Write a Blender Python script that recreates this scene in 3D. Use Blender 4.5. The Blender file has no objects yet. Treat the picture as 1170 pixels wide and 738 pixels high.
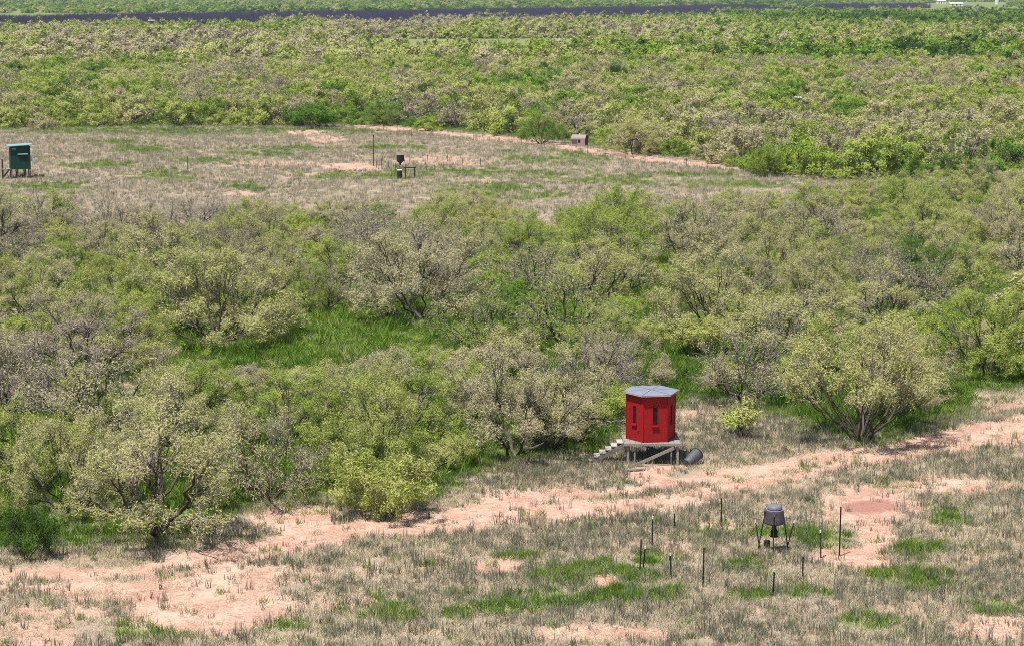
import bpy, math, random
import numpy as np
from mathutils import Vector, Matrix

# ---------------------------------------------------------------- camera, sky, sun, exposure
S = bpy.context.scene
C = S.collection
CAM_H, FPX, PITCH = 19.6, 2300.0, math.atan(384 / 2300.0)
cam = bpy.data.cameras.new('camera'); camo = bpy.data.objects.new('camera', cam); C.objects.link(camo)
camo.location = (0, 0, CAM_H); camo.rotation_euler = (math.pi / 2 - PITCH, 0, 0)
cam.sensor_fit = 'HORIZONTAL'; cam.sensor_width = 36; cam.lens = FPX / 1170 * 36
cam.clip_start = 1; cam.clip_end = 60000
S.camera = camo

SUN_EL, SUN_AZ = math.radians(68), math.radians(-130)      # azimuth measured from +X, camera looks along +Y
to_sun = Vector((math.cos(SUN_EL) * math.cos(SUN_AZ), math.cos(SUN_EL) * math.sin(SUN_AZ), math.sin(SUN_EL)))
W = bpy.data.worlds.new('World'); S.world = W; W.use_nodes = True
wn = W.node_tree; wn.nodes.clear()
sky = wn.nodes.new('ShaderNodeTexSky'); sky.sky_type = 'NISHITA'; sky.sun_disc = False
sky.sun_elevation = SUN_EL; sky.sun_rotation = math.pi / 2 - SUN_AZ
bg = wn.nodes.new('ShaderNodeBackground'); bg.inputs['Strength'].default_value = 0.075
wo = wn.nodes.new('ShaderNodeOutputWorld')
wn.links.new(sky.outputs[0], bg.inputs[0]); wn.links.new(bg.outputs[0], wo.inputs[0])
sun = bpy.data.lights.new('sun', 'SUN'); sun.energy = 5.0; sun.angle = math.radians(0.5); sun.color = (1.0, 0.95, 0.87)
suno = bpy.data.objects.new('sun', sun); C.objects.link(suno)
suno.rotation_euler = (-to_sun).to_track_quat('-Z', 'Y').to_euler()
S.view_settings.view_transform = 'Standard'; S.view_settings.look = 'None'
S.view_settings.exposure = 0.62; S.view_settings.gamma = 1
S.render.engine = 'CYCLES'
S.cycles.max_bounces = 5; S.cycles.diffuse_bounces = 3; S.cycles.transmission_bounces = 3; S.cycles.glossy_bounces = 2
S.cycles.transparent_max_bounces = 4
S.cycles.use_denoising = False; S.cycles.use_adaptive_sampling = False; S.cycles.pixel_filter_type = 'BLACKMAN_HARRIS'; S.cycles.filter_width = 1.0; S.cycles.sample_clamp_indirect = 4
S.cycles.caustics_reflective = False; S.cycles.caustics_refractive = False

R = random.Random(7)
RNG = np.random.default_rng(11)

# ---------------------------------------------------------------- photograph pixel <-> ground
CP, SP = math.cos(PITCH), math.sin(PITCH)
def gp(x, y):
    a, b = (x - 585) / FPX, -(y - 369) / FPX
    d = np.array([a, CP + b * SP, -SP + b * CP])
    t = CAM_H / -d[2]
    return float(d[0] * t), float(d[1] * t)
def topx(X, Y, Z=0.0):
    dz = Z - CAM_H
    dep = Y * CP - dz * SP
    up = Y * SP + dz * CP
    return 585 + FPX * X / dep, 369 - FPX * up / dep
def ppm(y):
    X, Y = gp(585, y)
    return FPX / (Y * CP + CAM_H * SP)

# ---------------------------------------------------------------- value noise
def _hash(i, j, s):
    h = (i * 374761393 + j * 668265263 + s * 974711) & 0xFFFFFFFF
    h = ((h ^ (h >> 13)) * 1274126177) & 0xFFFFFFFF
    return ((h ^ (h >> 16)) & 0xFFFF) / 65535.0
def vnoise(x, y, s=0):
    x = np.asarray(x, float); y = np.asarray(y, float)
    i = np.floor(x).astype(np.int64); j = np.floor(y).astype(np.int64)
    fx = x - i; fy = y - j; fx = fx * fx * (3 - 2 * fx); fy = fy * fy * (3 - 2 * fy)
    a, b, c, d = _hash(i, j, s), _hash(i + 1, j, s), _hash(i, j + 1, s), _hash(i + 1, j + 1, s)
    return (a * (1 - fx) + b * fx) * (1 - fy) + (c * (1 - fx) + d * fx) * fy
def fbm(x, y, s=0, o=4):
    t, a, n = 0, 0.5, 0
    for k in range(o):
        t = t + a * vnoise(np.asarray(x) * 2 ** k, np.asarray(y) * 2 ** k, s + k * 17); n += a; a *= .5
    return t / n
def sstep(a, b, x):
    t = np.clip((x - a) / (b - a), 0, 1); return t * t * (3 - 2 * t)
def gz(X, Y):
    X = np.asarray(X, float); Y = np.asarray(Y, float)
    h = (fbm(X / 22, Y / 22, 3, 2) - .5) * .35 + (fbm(X / 3.1, Y / 3.1, 5, 2) - .5) * .09
    return h * sstep(0, 40, Y)

# ---------------------------------------------------------------- ground masks (soil and grass areas, laid on the ground plane)
def polyd(px, py, pts, ys):
    """vertical pixel distance from a polyline y(x), in units of its half width"""
    xs = [p[0] for p in pts]
    yc = np.interp(px, xs, [p[1] for p in pts]); hw = np.interp(px, xs, [p[2] for p in pts])
    return (py - yc) * ys / hw
def ell(px, py, e):
    return 1 - np.sqrt(((px - e[0]) / e[2]) ** 2 + ((py - e[1]) / e[3]) ** 2)
TRACK = [(-150, 668, 13), (0, 664, 13), (150, 662, 13), (300, 632, 12), (420, 606, 11), (520, 592, 14), (640, 576, 17), (760, 562, 19), (880, 543, 17),
         (980, 524, 13), (1060, 510, 12), (1170, 488, 12), (1300, 468, 11)]
ROAD = [(410, 145, 3), (460, 148, 4.2), (520, 155, 3.2), (590, 161, 3.8), (660, 171, 3.6), (740, 181, 5), (800, 187, 4), (870, 196, 2.5), (960, 206, 1.5)]
DIRT = [(340, 593, 62, 15, 1), (235, 684, 105, 34, 1), (60, 700, 70, 9, .8), (560, 652, 42, 10, .85), (140, 680, 90, 10, .7), (985, 585, 62, 26, 1), (1100, 556, 80, 10, .85),
        (973, 640, 42, 13, .95), (1000, 612, 22, 24, 1), (1130, 462, 60, 8, .9), (1150, 496, 60, 14, .8), (1110, 645, 50, 9, .5), (680, 727, 90, 10, .8), (1140, 722, 60, 14, .75),
        (740, 545, 34, 10, .9), (800, 473, 34, 6, .8), (692, 668, 18, 7, .9), (770, 632, 22, 10, .55), (460, 655, 60, 10, .4), (330, 660, 60, 14, .6), (20, 725, 60, 18, .75), (445, 575, 50, 8, .4),
        (820, 602, 40, 7, .6), (380, 690, 70, 10, .45), (860, 700, 80, 7, .4), (1050, 700, 60, 8, .4), (600, 560, 60, 8, .45), (560, 700, 50, 7, .35),
        (402, 191, 34, 5, 1), (350, 152, 26, 2.6, .85), (372, 160, 20, 4, .8), (330, 187, 64, 3, .7), (500, 184, 50, 5, .7), (275, 222, 22, 2.4, .7), (560, 207, 24, 2, .6),
        (20, 172, 20, 2.4, .7), (345, 200, 26, 1.5, .8), (185, 255, 16, 5, .8), (650, 184, 22, 1.5, .5), (760, 205, 50, 2, .45), (920, 222, 24, 3, .6)]
GREEN = [(650, 660, 70, 13), (690, 684, 110, 9), (752, 642, 34, 7), (437, 702, 34, 15), (330, 716, 28, 6), (862, 684, 36, 9), (912, 680, 30, 9), (1002, 659, 28, 9), (1072, 669, 48, 11),
         (1045, 626, 46, 11), (870, 610, 66, 9), (935, 618, 36, 10), (600, 694, 70, 9), (175, 722, 34, 7), (1090, 598, 36, 11), (800, 706, 30, 6), (845, 650, 34, 7), (1000, 712, 40, 8), (525, 700, 16, 10),
         (590, 640, 26, 4), (1140, 700, 30, 8), (770, 690, 40, 8),
         (168, 171, 36, 5), (190, 203, 34, 7), (300, 177, 40, 3.5), (560, 216, 62, 7), (540, 198, 130, 5), (440, 201, 44, 5), (640, 181, 60, 7), (700, 206, 90, 5), (60, 216, 52, 5), (380, 201, 40, 4),
         (240, 150, 330, 3.5), (130, 162, 40, 3), (320, 170, 60, 2.6), (600, 225, 40, 5), (800, 200, 70, 4), (230, 185, 40, 3), (290, 215, 40, 4), (450, 168, 40, 3), (840, 212, 60, 4), (110, 190, 40, 4)]
FRONT = [(-200, 640), (0, 632), (100, 624), (230, 612), (290, 578), (380, 572), (440, 590), (505, 560), (560, 534), (690, 516), (720, 492), (790, 456), (880, 474), (940, 492), (1010, 506),
         (1090, 478), (1170, 444), (1300, 420)]
LIMIT = [(-200, 215), (0, 213), (60, 225), (110, 232), (200, 236), (300, 224), (400, 228), (500, 219), (560, 226), (620, 256), (645, 248), (680, 221), (780, 224), (850, 221), (900, 219), (960, 213), (1010, 200), (1060, 190), (1300, 180)]
NBACK = [(-200, 248), (0, 246), (130, 262), (300, 252), (560, 250), (625, 272), (680, 246), (800, 244), (870, 240), (930, 232), (1000, 216), (1300, 205)]
BFRONT = [(-200, 148), (0, 147), (130, 146), (330, 144), (420, 143), (470, 147), (590, 157), (650, 163), (700, 171), (760, 177), (830, 189), (880, 203), (940, 207), (1300, 205)]
DLOW = [(-100, 41), (0, 40), (200, 39), (400, 36), (600, 32), (750, 27), (850, 21), (950, 18.5), (1300, 18)]
DHIGH = [(-100, 27), (0, 26), (200, 23), (400, 20), (600, 16.5), (750, 13.5), (850, 10.5), (950, 9), (1300, 8.5)]
RANCH = lambda px, py: (px > 1060 + 4 * np.sin(py * 2)) & (px < 1152) & (py > 3.0) & (py < 11.5 + 1.5 * np.sin(px * .13))
LAWNS = [(436, 378, 92, 24), (285, 405, 95, 19)]
def line(x, pts): return np.interp(x, [p[0] for p in pts], [p[1] for p in pts])

def masks(X, Y):
    """dirt, green, dark-damp for ground points"""
    X = np.asarray(X, float); Y = np.asarray(Y, float)
    px, py = topx(X, Y)
    wob = fbm(X / 2.2, Y / 2.2, 31, 3) - .5
    wob2 = fbm(X / 9, Y / 9, 37, 3) - .5
    near = py > 400
    wob3 = fbm(X / .8, Y / .8, 43, 2) - .5
    d = np.zeros_like(px)
    t = 1 - np.abs(polyd(px, py, TRACK, 1.0))
    tv = polyd(px, py, TRACK, 1.0)
    ruts = np.exp(-((np.abs(tv) - .48) / .3) ** 2) * .75 + (fbm(X / 7, tv * 2.6 + 40, 41, 3) - .5) * 2.2
    d = np.maximum(d, np.where(near, sstep(-.45, .6, np.minimum(t * .8, .35) + ruts + wob * 1.3 + wob2 * .7 + .1) * sstep(-1.5, -.2, t), 0))
    t = 1 - np.abs(polyd(px, py, ROAD, 1.0))
    d = np.maximum(d, np.where((py < 235) & (px > 405) & (px < 960), sstep(-.1, .5, t + wob * 1.6) * .9, 0))
    for e in DIRT:
        d = np.maximum(d, e[4] * sstep(-.22, .22, ell(px, py, e) + wob * 1.0))
    g = np.zeros_like(px)
    for e in GREEN:
        g = np.maximum(g, sstep(-.35, .6, ell(px, py, e) * .9 + wob * 1.8 + wob3 * 1.2))
    for e in LAWNS:
        g = np.maximum(g, sstep(-.25, .3, ell(px, py, e) + wob * .6))
    inthick = sstep(-14, 10, line(px, FRONT) - py + wob * 22) * sstep(-4, 6, py - line(px, NBACK))
    floor = inthick * sstep(.25, .6, fbm(X / 8, Y / 8, 51, 3) + .12)
    back = sstep(-.6, 1.5, line(px, BFRONT) - py)
    g = np.maximum(g, np.maximum(floor * .95, back * sstep(.2, .6, fbm(X / 30, Y / 30, 61, 3) + .1)))
    strip = ((py > 44.5) & (py < 63) & (px > 385) & (px < 690))
    g = np.where(strip, .75, g); g = np.where(py < line(px, DHIGH), np.maximum(g, .9 * sstep(.25, .5, fbm(X / 120, Y / 500, 66, 3))), g)
    d = d * (1 - .8 * np.minimum(1, inthick)) * np.where(py < 140, .1, 1)
    g = g * (1 - .75 * d)
    damp = sstep(-.1, .5, ell(px, py, (992, 580, 36, 9)) + wob * 1.6 + wob3 * .5) * .75
    return d, g, damp

# ---------------------------------------------------------------- mesh helpers
def mesh_from(name, V, F, mats, midx=None, smooth=False):
    me = bpy.data.meshes.new(name)
    V = np.asarray(V, np.float32)
    if isinstance(F, np.ndarray):
        n, k = F.shape
        me.vertices.add(len(V)); me.vertices.foreach_set('co', V.ravel())
        me.loops.add(n * k); me.loops.foreach_set('vertex_index', F.ravel().astype(np.int32))
        me.polygons.add(n); me.polygons.foreach_set('loop_start', np.arange(0, n * k, k, dtype=np.int32))
        me.polygons.foreach_set('loop_total', np.full(n, k, np.int32))
    else:
        me.from_pydata([tuple(v) for v in V], [], F)
    for m in mats: me.materials.append(m)
    if midx is not None: me.polygons.foreach_set('material_index', np.asarray(midx, np.int32))
    if smooth: me.polygons.foreach_set('use_smooth', np.ones(len(me.polygons), bool))
    me.update(calc_edges=True)
    return me
class MB:
    def __init__(s): s.V = []; s.F = []
    def add(s, V, F):
        b = len(s.V); s.V += [tuple(v) for v in V]; s.F += [tuple(i + b for i in f) for f in F]; return s
    def box(s, c, size, rot=None, taper=1.0):
        hx, hy, hz = size[0] / 2, size[1] / 2, size[2] / 2
        P = [Vector((x * hx * (taper if z > 0 else 1), y * hy * (taper if z > 0 else 1), z * hz)) for z in (-1, 1) for x, y in ((-1, -1), (1, -1), (1, 1), (-1, 1))]
        if rot is not None: P = [rot @ p for p in P]
        P = [p + Vector(c) for p in P]
        return s.add(P, [(3, 2, 1, 0), (4, 5, 6, 7), (0, 1, 5, 4), (1, 2, 6, 5), (2, 3, 7, 6), (3, 0, 4, 7)])
    def beam(s, a, b, w, h, upv=(0, 0, 1)):
        a, b = Vector(a), Vector(b); d = (b - a); L = d.length; d.normalize()
        u = Vector(upv); side = d.cross(u)
        if side.length < 1e-4: side = d.cross(Vector((1, 0, 0)))
        side.normalize(); u = side.cross(d)
        M = Matrix((d, side, u)).transposed()
        return s.box((a + b) / 2, (L, w, h), M)
    def tube(s, pts, rad, n=8, caps=True):
        pts = [Vector(p) for p in pts]; rad = rad if isinstance(rad, (list, tuple)) else [rad] * len(pts)
        V = []
        for i, p in enumerate(pts):
            d = (pts[min(i + 1, len(pts) - 1)] - pts[max(i - 1, 0)]).normalized()
            a = d.cross(Vector((0, 0, 1)))
            if a.length < 1e-3: a = d.cross(Vector((1, 0, 0)))
            a.normalize(); b = d.cross(a)
            for k in range(n):
                t = 2 * math.pi * k / n; V.append(p + (a * math.cos(t) + b * math.sin(t)) * rad[i])
        F = [(i * n + k, i * n + (k + 1) % n, (i + 1) * n + (k + 1) % n, (i + 1) * n + k) for i in range(len(pts) - 1) for k in range(n)]
        if caps: F += [tuple(range(n)), tuple(range((len(pts) - 1) * n + n - 1, (len(pts) - 1) * n - 1, -1))]
        return s.add(V, F)
    def lathe(s, prof, n=16, c=(0, 0, 0)):
        return s.tube_z(prof, n, c)
    def tube_z(s, prof, n, c):
        V = [(c[0] + r * math.cos(2 * math.pi * k / n), c[1] + r * math.sin(2 * math.pi * k / n), c[2] + z) for r, z in prof for k in range(n)]
        F = [(i * n + k, i * n + (k + 1) % n, (i + 1) * n + (k + 1) % n, (i + 1) * n + k) for i in range(len(prof) - 1) for k in range(n)]
        F += [tuple(range(n - 1, -1, -1)), tuple(range((len(prof) - 1) * n, len(prof) * n))]
        return s.add(V, F)
    def obj(s, name, mat, parent=None, M=None, bevel=0, smooth=False):
        V = s.V if M is None else [M @ Vector(v) for v in s.V]
        me = mesh_from(name, V, s.F, [mat], smooth=smooth)
        o = bpy.data.objects.new(name, me); C.objects.link(o)
        if parent: o.parent = parent
        if bevel:
            b = o.modifiers.new('bevel', 'BEVEL'); b.width = bevel; b.segments = 1; b.limit_method = 'ANGLE'
        return o
def tag(o, label=None, cat=None, group=None, kind=None):
    if label: o['label'] = label
    if cat: o['category'] = cat
    if group: o['group'] = group
    if kind: o['kind'] = kind
    return o
def empty(name, loc, rz=0, label=None, cat=None, group=None):
    o = bpy.data.objects.new(name, None); C.objects.link(o); o.location = loc; o.rotation_euler = (0, 0, rz); o.empty_display_size = .2
    return tag(o, label, cat, group)

# ---------------------------------------------------------------- materials
def newmat(name):
    m = bpy.data.materials.new(name); m.use_nodes = True; nt = m.node_tree; nt.nodes.clear()
    out = nt.nodes.new('ShaderNodeOutputMaterial'); return m, nt, out
def N(nt, t, **kw):
    n = nt.nodes.new(t)
    for k, v in kw.items():
        if k.startswith('i_'): n.inputs[k[2:].replace('_', ' ')].default_value = v
        else: setattr(n, k, v)
    return n
def L(nt, a, b): nt.links.new(a, b)
def ramp(nt, stops, fac, interp='LINEAR'):
    r = nt.nodes.new('ShaderNodeValToRGB'); cr = r.color_ramp; cr.interpolation = interp
    while len(cr.elements) > 1: cr.elements.remove(cr.elements[-1])
    cr.elements[0].position = stops[0][0]; cr.elements[0].color = (*stops[0][1], 1)
    for p, c in stops[1:]:
        e = cr.elements.new(p); e.color = (*c, 1)
    L(nt, fac, r.inputs[0]); return r.outputs[0]
def mixc(nt, a, b, fac, mode='MIX'):
    m = nt.nodes.new('ShaderNodeMix'); m.data_type = 'RGBA'; m.blend_type = mode
    for s, v in ((m.inputs[0], fac), (m.inputs[6], a), (m.inputs[7], b)):
        if hasattr(v, 'links'): L(nt, v, s)
        else: s.default_value = v if not isinstance(v, tuple) else (*v, 1)
    return m.outputs[2]
def mth(nt, op, a, b=0.0, c=0.0):
    m = nt.nodes.new('ShaderNodeMath'); m.operation = op
    for s, v in zip(m.inputs, (a, b, c)):
        if hasattr(v, 'links'): L(nt, v, s)
        else: s.default_value = v
    return m.outputs[0]
def noise(nt, scale, detail=4, rough=.6, vec=None):
    n = N(nt, 'ShaderNodeTexNoise'); n.inputs['Scale'].default_value = scale; n.inputs['Detail'].default_value = detail; n.inputs['Roughness'].default_value = rough
    if vec is not None: L(nt, vec, n.inputs['Vector'])
    return n.outputs[0]
def paint(name, col, rough=.6, wear=.25, metal=0.0, scale=6, dirt=(.25, .2, .16), bump=.02, rust=None):
    m, nt, out = newmat(name)
    tc = N(nt, 'ShaderNodeTexCoord').outputs['Object']
    p = N(nt, 'ShaderNodeBsdfPrincipled'); p.inputs['Specular IOR Level'].default_value = .2; p.inputs['Roughness'].default_value = rough; p.inputs['Metallic'].default_value = metal
    n1 = noise(nt, scale, 6, .65, tc)
    f = mth(nt, 'MULTIPLY', ramp(nt, [(.45, (0, 0, 0)), (.75, (1, 1, 1))], n1), wear)
    mp = N(nt, 'ShaderNodeMapping'); mp.inputs['Scale'].default_value = (14, 14, 1.2); L(nt, tc, mp.inputs[0])
    n2 = noise(nt, 2.0, 4, .6, mp.outputs[0])
    c = mixc(nt, col, tuple(x * .64 for x in col), ramp(nt, [(.4, (0, 0, 0)), (.7, (1, 1, 1))], n2))
    c = mixc(nt, c, dirt, f)
    if rust: c = mixc(nt, c, rust, ramp(nt, [(.56, (0, 0, 0)), (.66, (1, 1, 1))], noise(nt, scale * 1.7, 6, .7, tc)))
    L(nt, c, p.inputs['Base Color'])
    b = N(nt, 'ShaderNodeBump'); b.inputs['Strength'].default_value = .5; b.inputs['Distance'].default_value = bump; L(nt, n1, b.inputs['Height']); L(nt, b.outputs[0], p.inputs['Normal'])
    L(nt, p.outputs[0], out.inputs[0]); return m

def leafmat():
    m, nt, out = newmat('mesquite_foliage')
    t = N(nt, 'ShaderNodeAttribute', attribute_type='INSTANCER', attribute_name='tint').outputs['Fac']
    lv = N(nt, 'ShaderNodeAttribute', attribute_type='GEOMETRY', attribute_name='lv').outputs['Fac']
    f = mth(nt, 'MULTIPLY_ADD', mth(nt, 'SUBTRACT', lv, .5), .28, t)
    c = ramp(nt, [(.0, (.33, .285, .21)), (.22, (.42, .385, .215)), (.42, (.37, .395, .115)), (.62, (.245, .335, .05)), (.8, (.11, .22, .03)), (1.0, (.04, .085, .018))], f)
    d = N(nt, 'ShaderNodeBsdfDiffuse'); tr = N(nt, 'ShaderNodeBsdfTranslucent'); mx = N(nt, 'ShaderNodeMixShader'); mx.inputs[0].default_value = .22
    L(nt, c, d.inputs[0]); L(nt, c, tr.inputs[0]); L(nt, d.outputs[0], mx.inputs[1]); L(nt, tr.outputs[0], mx.inputs[2]); L(nt, mx.outputs[0], out.inputs[0])
    return m
def diffmat(name, c1, c2, scale=3, attr=None):
    m, nt, out = newmat(name)
    d = N(nt, 'ShaderNodeBsdfDiffuse')
    tc = N(nt, 'ShaderNodeTexCoord').outputs['Object']
    c = mixc(nt, c1, c2, ramp(nt, [(.35, (0, 0, 0)), (.65, (1, 1, 1))], noise(nt, scale, 3, .6, tc)))
    L(nt, c, d.inputs[0]); L(nt, d.outputs[0], out.inputs[0]); return m
def grassmat(name, stops, trans=.25):
    m, nt, out = newmat(name)
    t = N(nt, 'ShaderNodeAttribute', attribute_type='INSTANCER', attribute_name='tint').outputs['Fac']
    lv = N(nt, 'ShaderNodeAttribute', attribute_type='GEOMETRY', attribute_name='lv').outputs['Fac']
    f = mth(nt, 'MULTIPLY_ADD', mth(nt, 'SUBTRACT', lv, .5), .45, t)
    c = ramp(nt, stops, f)
    d = N(nt, 'ShaderNodeBsdfDiffuse'); tr = N(nt, 'ShaderNodeBsdfTranslucent'); mx = N(nt, 'ShaderNodeMixShader'); mx.inputs[0].default_value = trans
    L(nt, c, d.inputs[0]); L(nt, c, tr.inputs[0]); L(nt, d.outputs[0], mx.inputs[1]); L(nt, tr.outputs[0], mx.inputs[2]); L(nt, mx.outputs[0], out.inputs[0])
    return m
M_LEAF = leafmat()
M_BARK = diffmat('mesquite_bark', (.055, .046, .042), (.11, .09, .078), 2.5)
M_TWIG = diffmat('mesquite_twig', (.17, .15, .13), (.28, .25, .215), 1.3)
M_SALT = diffmat('bare_stem', (.05, .042, .085), (.12, .105, .18), .25)
M_DRY = grassmat('dry_grass_blade', [(.0, (.26, .23, .17)), (.3, (.39, .34, .245)), (.6, (.53, .45, .31)), (1, (.66, .56, .40))])
M_WEED = grassmat('grey_weed_stem', [(.0, (.11, .12, .08)), (.4, (.215, .22, .155)), (.7, (.33, .32, .235)), (1, (.47, .42, .33))])
M_GRN = grassmat('green_grass_blade', [(.0, (.05, .12, .016)), (.4, (.12, .225, .025)), (.75, (.22, .31, .05)), (1, (.36, .38, .12))], .35)

def groundmat():
    m, nt, out = newmat('prairie_soil')
    a = N(nt, 'ShaderNodeAttribute', attribute_type='GEOMETRY', attribute_name='cover')
    sep = N(nt, 'ShaderNodeSeparateColor'); L(nt, a.outputs['Color'], sep.inputs[0])
    tc = N(nt, 'ShaderNodeTexCoord').outputs['Object']
    n_f = noise(nt, 3.2, 6, .7, tc); n_m = noise(nt, .55, 5, .65, tc); n_xf = noise(nt, 14, 4, .7, tc); n_l = noise(nt, .05, 4, .6, tc)
    dry = mixc(nt, (.36, .28, .21), (.22, .185, .145), ramp(nt, [(.35, (0, 0, 0)), (.65, (1, 1, 1))], n_f))
    dry = mixc(nt, dry, (.42, .32, .245), ramp(nt, [(.5, (0, 0, 0)), (.72, (1, 1, 1))], n_m))
    grn = mixc(nt, (.085, .15, .028), (.20, .23, .07), ramp(nt, [(.35, (0, 0, 0)), (.7, (1, 1, 1))], n_f))
    red = mixc(nt, (.39, .22, .16), (.53, .37, .285), ramp(nt, [(.4, (0, 0, 0)), (.66, (1, 1, 1))], n_m))
    red = mixc(nt, red, (.25, .135, .10), ramp(nt, [(.50, (0, 0, 0)), (.66, (.85, .85, .85))], n_f))
    red = mixc(nt, red, (.58, .45, .375), ramp(nt, [(.52, (0, 0, 0)), (.64, (.85, .85, .85))], n_xf))
    jit = mth(nt, 'ADD', mth(nt, 'MULTIPLY', mth(nt, 'SUBTRACT', n_f, .5), 2.4), mth(nt, 'MULTIPLY', mth(nt, 'SUBTRACT', n_xf, .5), 1.6))
    gf = ramp(nt, [(.3, (0, 0, 0)), (.75, (.9, .9, .9))], mth(nt, 'ADD', sep.outputs[1], jit))
    df = ramp(nt, [(.25, (0, 0, 0)), (.7, (1, 1, 1))], mth(nt, 'ADD', sep.outputs[0], jit))
    c = mixc(nt, dry, grn, gf); c = mixc(nt, c, red, df)
    c = mixc(nt, c, (.27, .105, .085), mth(nt, 'MULTIPLY', sep.outputs[2], .9))
    n_g = noise(nt, 38, 3, .7, tc)
    c = mixc(nt, c, mixc(nt, c, (.30, .27, .25), 1.0, 'MULTIPLY'), ramp(nt, [(.52, (0, 0, 0)), (.70, (.5, .5, .5))], n_g))
    p = N(nt, 'ShaderNodeBsdfPrincipled'); p.inputs['Roughness'].default_value = .95; p.inputs['Specular IOR Level'].default_value = .1
    L(nt, c, p.inputs['Base Color'])
    b = N(nt, 'ShaderNodeBump'); b.inputs['Strength'].default_value = .8; b.inputs['Distance'].default_value = .06
    L(nt, mth(nt, 'ADD', n_f, mth(nt, 'MULTIPLY', n_xf, .5)), b.inputs['Height']); L(nt, b.outputs[0], p.inputs['Normal'])
    L(nt, p.outputs[0], out.inputs[0]); return m
M_GROUND = groundmat()

# ---------------------------------------------------------------- ground: one sheet out past the horizon
def build_ground():
    xs = np.concatenate([-np.geomspace(16000, 130, 26), np.arange(-125, -31, 1.4), np.arange(-31, 31.01, .26), np.arange(32.4, 126, 1.4), np.geomspace(130, 16000, 26)])
    ys = np.concatenate([-np.geomspace(6000, 8, 14), np.arange(0, 50, 4.), np.arange(50, 128, .3), np.arange(128, 330, .9), np.geomspace(331, 1200, 130), np.geomspace(1215, 3600, 60), np.geomspace(3800, 30000, 24)])
    X, Y = np.meshgrid(xs, ys)
    d, g, w = masks(X.ravel(), np.maximum(Y.ravel(), 30))
    behind = Y.ravel() < 40
    d[behind] = 0; g[behind] = .3; w[behind] = 0
    Z = gz(X.ravel(), Y.ravel()) - .035 * d
    V = np.stack([X.ravel(), Y.ravel(), Z], 1)
    ny, nx = X.shape
    i = (np.arange(ny - 1)[:, None] * nx + np.arange(nx - 1)[None]).ravel()
    F = np.stack([i, i + 1, i + nx + 1, i + nx], 1)
    me = mesh_from('ground', V, F, [M_GROUND], smooth=True)
    at = me.attributes.new('cover', 'FLOAT_COLOR', 'POINT')
    at.data.foreach_set('color', np.stack([d, g, w, np.ones_like(d)], 1).astype(np.float32).ravel())
    o = bpy.data.objects.new('ground', me); C.objects.link(o); tag(o, kind='structure')
build_ground()

# ---------------------------------------------------------------- trees: grown towards clumps of twig tips
def unit(v): return v / np.maximum(np.linalg.norm(v, axis=-1, keepdims=True), 1e-9)
def grow(rng, targets, k0, r0, spread=.12, bend=.16, frac0=.5):
    segs = []; tips = []; NT = len(targets)
    def split(idx, k):
        P = targets[idx]; c = P[rng.choice(len(P), k, replace=False)]
        for _ in range(4):
            a = ((P[:, None] - c[None]) ** 2).sum(-1).argmin(1)
            for q in range(k):
                if (a == q).any(): c[q] = P[a == q].mean(0)
        return [idx[a == q] for q in range(k) if (a == q).any()]
    def rec(p, idx, depth):
        n = len(idx); r = max(.006, r0 * (n / NT) ** .52)
        if n <= 2 or depth > 8:
            for i in idx:
                t = targets[i]; m = (p + t) / 2 + rng.normal(0, .12, 3) * np.linalg.norm(t - p) * .5
                segs.append((p, m, r, r * .7, 2)); segs.append((m, t, r * .7, .003, 2)); tips.append((m, t))
            return
        k = min(n, k0 if depth == 0 else (3 if n > 12 else 2))
        for s in split(idx, k):
            c = targets[s].mean(0); f = frac0 if depth == 0 else .42
            q = p + (c - p) * f
            if depth == 0: q[2] *= .85
            ln = np.linalg.norm(q - p); rr = max(.006, r0 * (len(s) / NT) ** .52)
            st = p + (np.array([rng.normal(0, spread), rng.normal(0, spread), 0]) if depth == 0 else 0)
            m1 = st + (q - st) * .35 + rng.normal(0, bend, 3) * ln * .45; m2 = st + (q - st) * .7 + rng.normal(0, bend, 3) * ln * .45
            kind = 0 if depth < 2 else (1 if n > 14 else 2)
            segs.append((st, m1, rr * 1.15, rr * 1.05, kind)); segs.append((m1, m2, rr * 1.05, rr, kind)); segs.append((m2, q, rr, rr * .92, kind))
            rec(q, s, depth + 1)
    rec(np.array([0, 0, -.12]), np.arange(NT), 0)
    return segs, tips
def prisms(A, B, ra, rb, n):
    d = unit(B - A); ref = np.where(np.abs(d[:, 2:3]) > .9, np.array([[1., 0, 0]]), np.array([[0, 0, 1.]]))
    u = unit(np.cross(d, ref)); v = np.cross(d, u)
    th = 2 * np.pi * np.arange(n) / n
    ring = u[:, None] * np.cos(th)[None, :, None] + v[:, None] * np.sin(th)[None, :, None]
    P = np.concatenate([A[:, None] + ring * ra[:, None, None], B[:, None] + ring * rb[:, None, None]], 1)
    m = len(A); base = (np.arange(m) * 2 * n)[:, None]; k = np.arange(n)
    F = np.stack([base + k, base + (k + 1) % n, base + n + (k + 1) % n, base + n + k], -1).reshape(-1, 4)
    return P.reshape(-1, 3), F
def quads_to_tris(F): return np.concatenate([F[:, [0, 1, 2]], F[:, [0, 2, 3]]])

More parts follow.
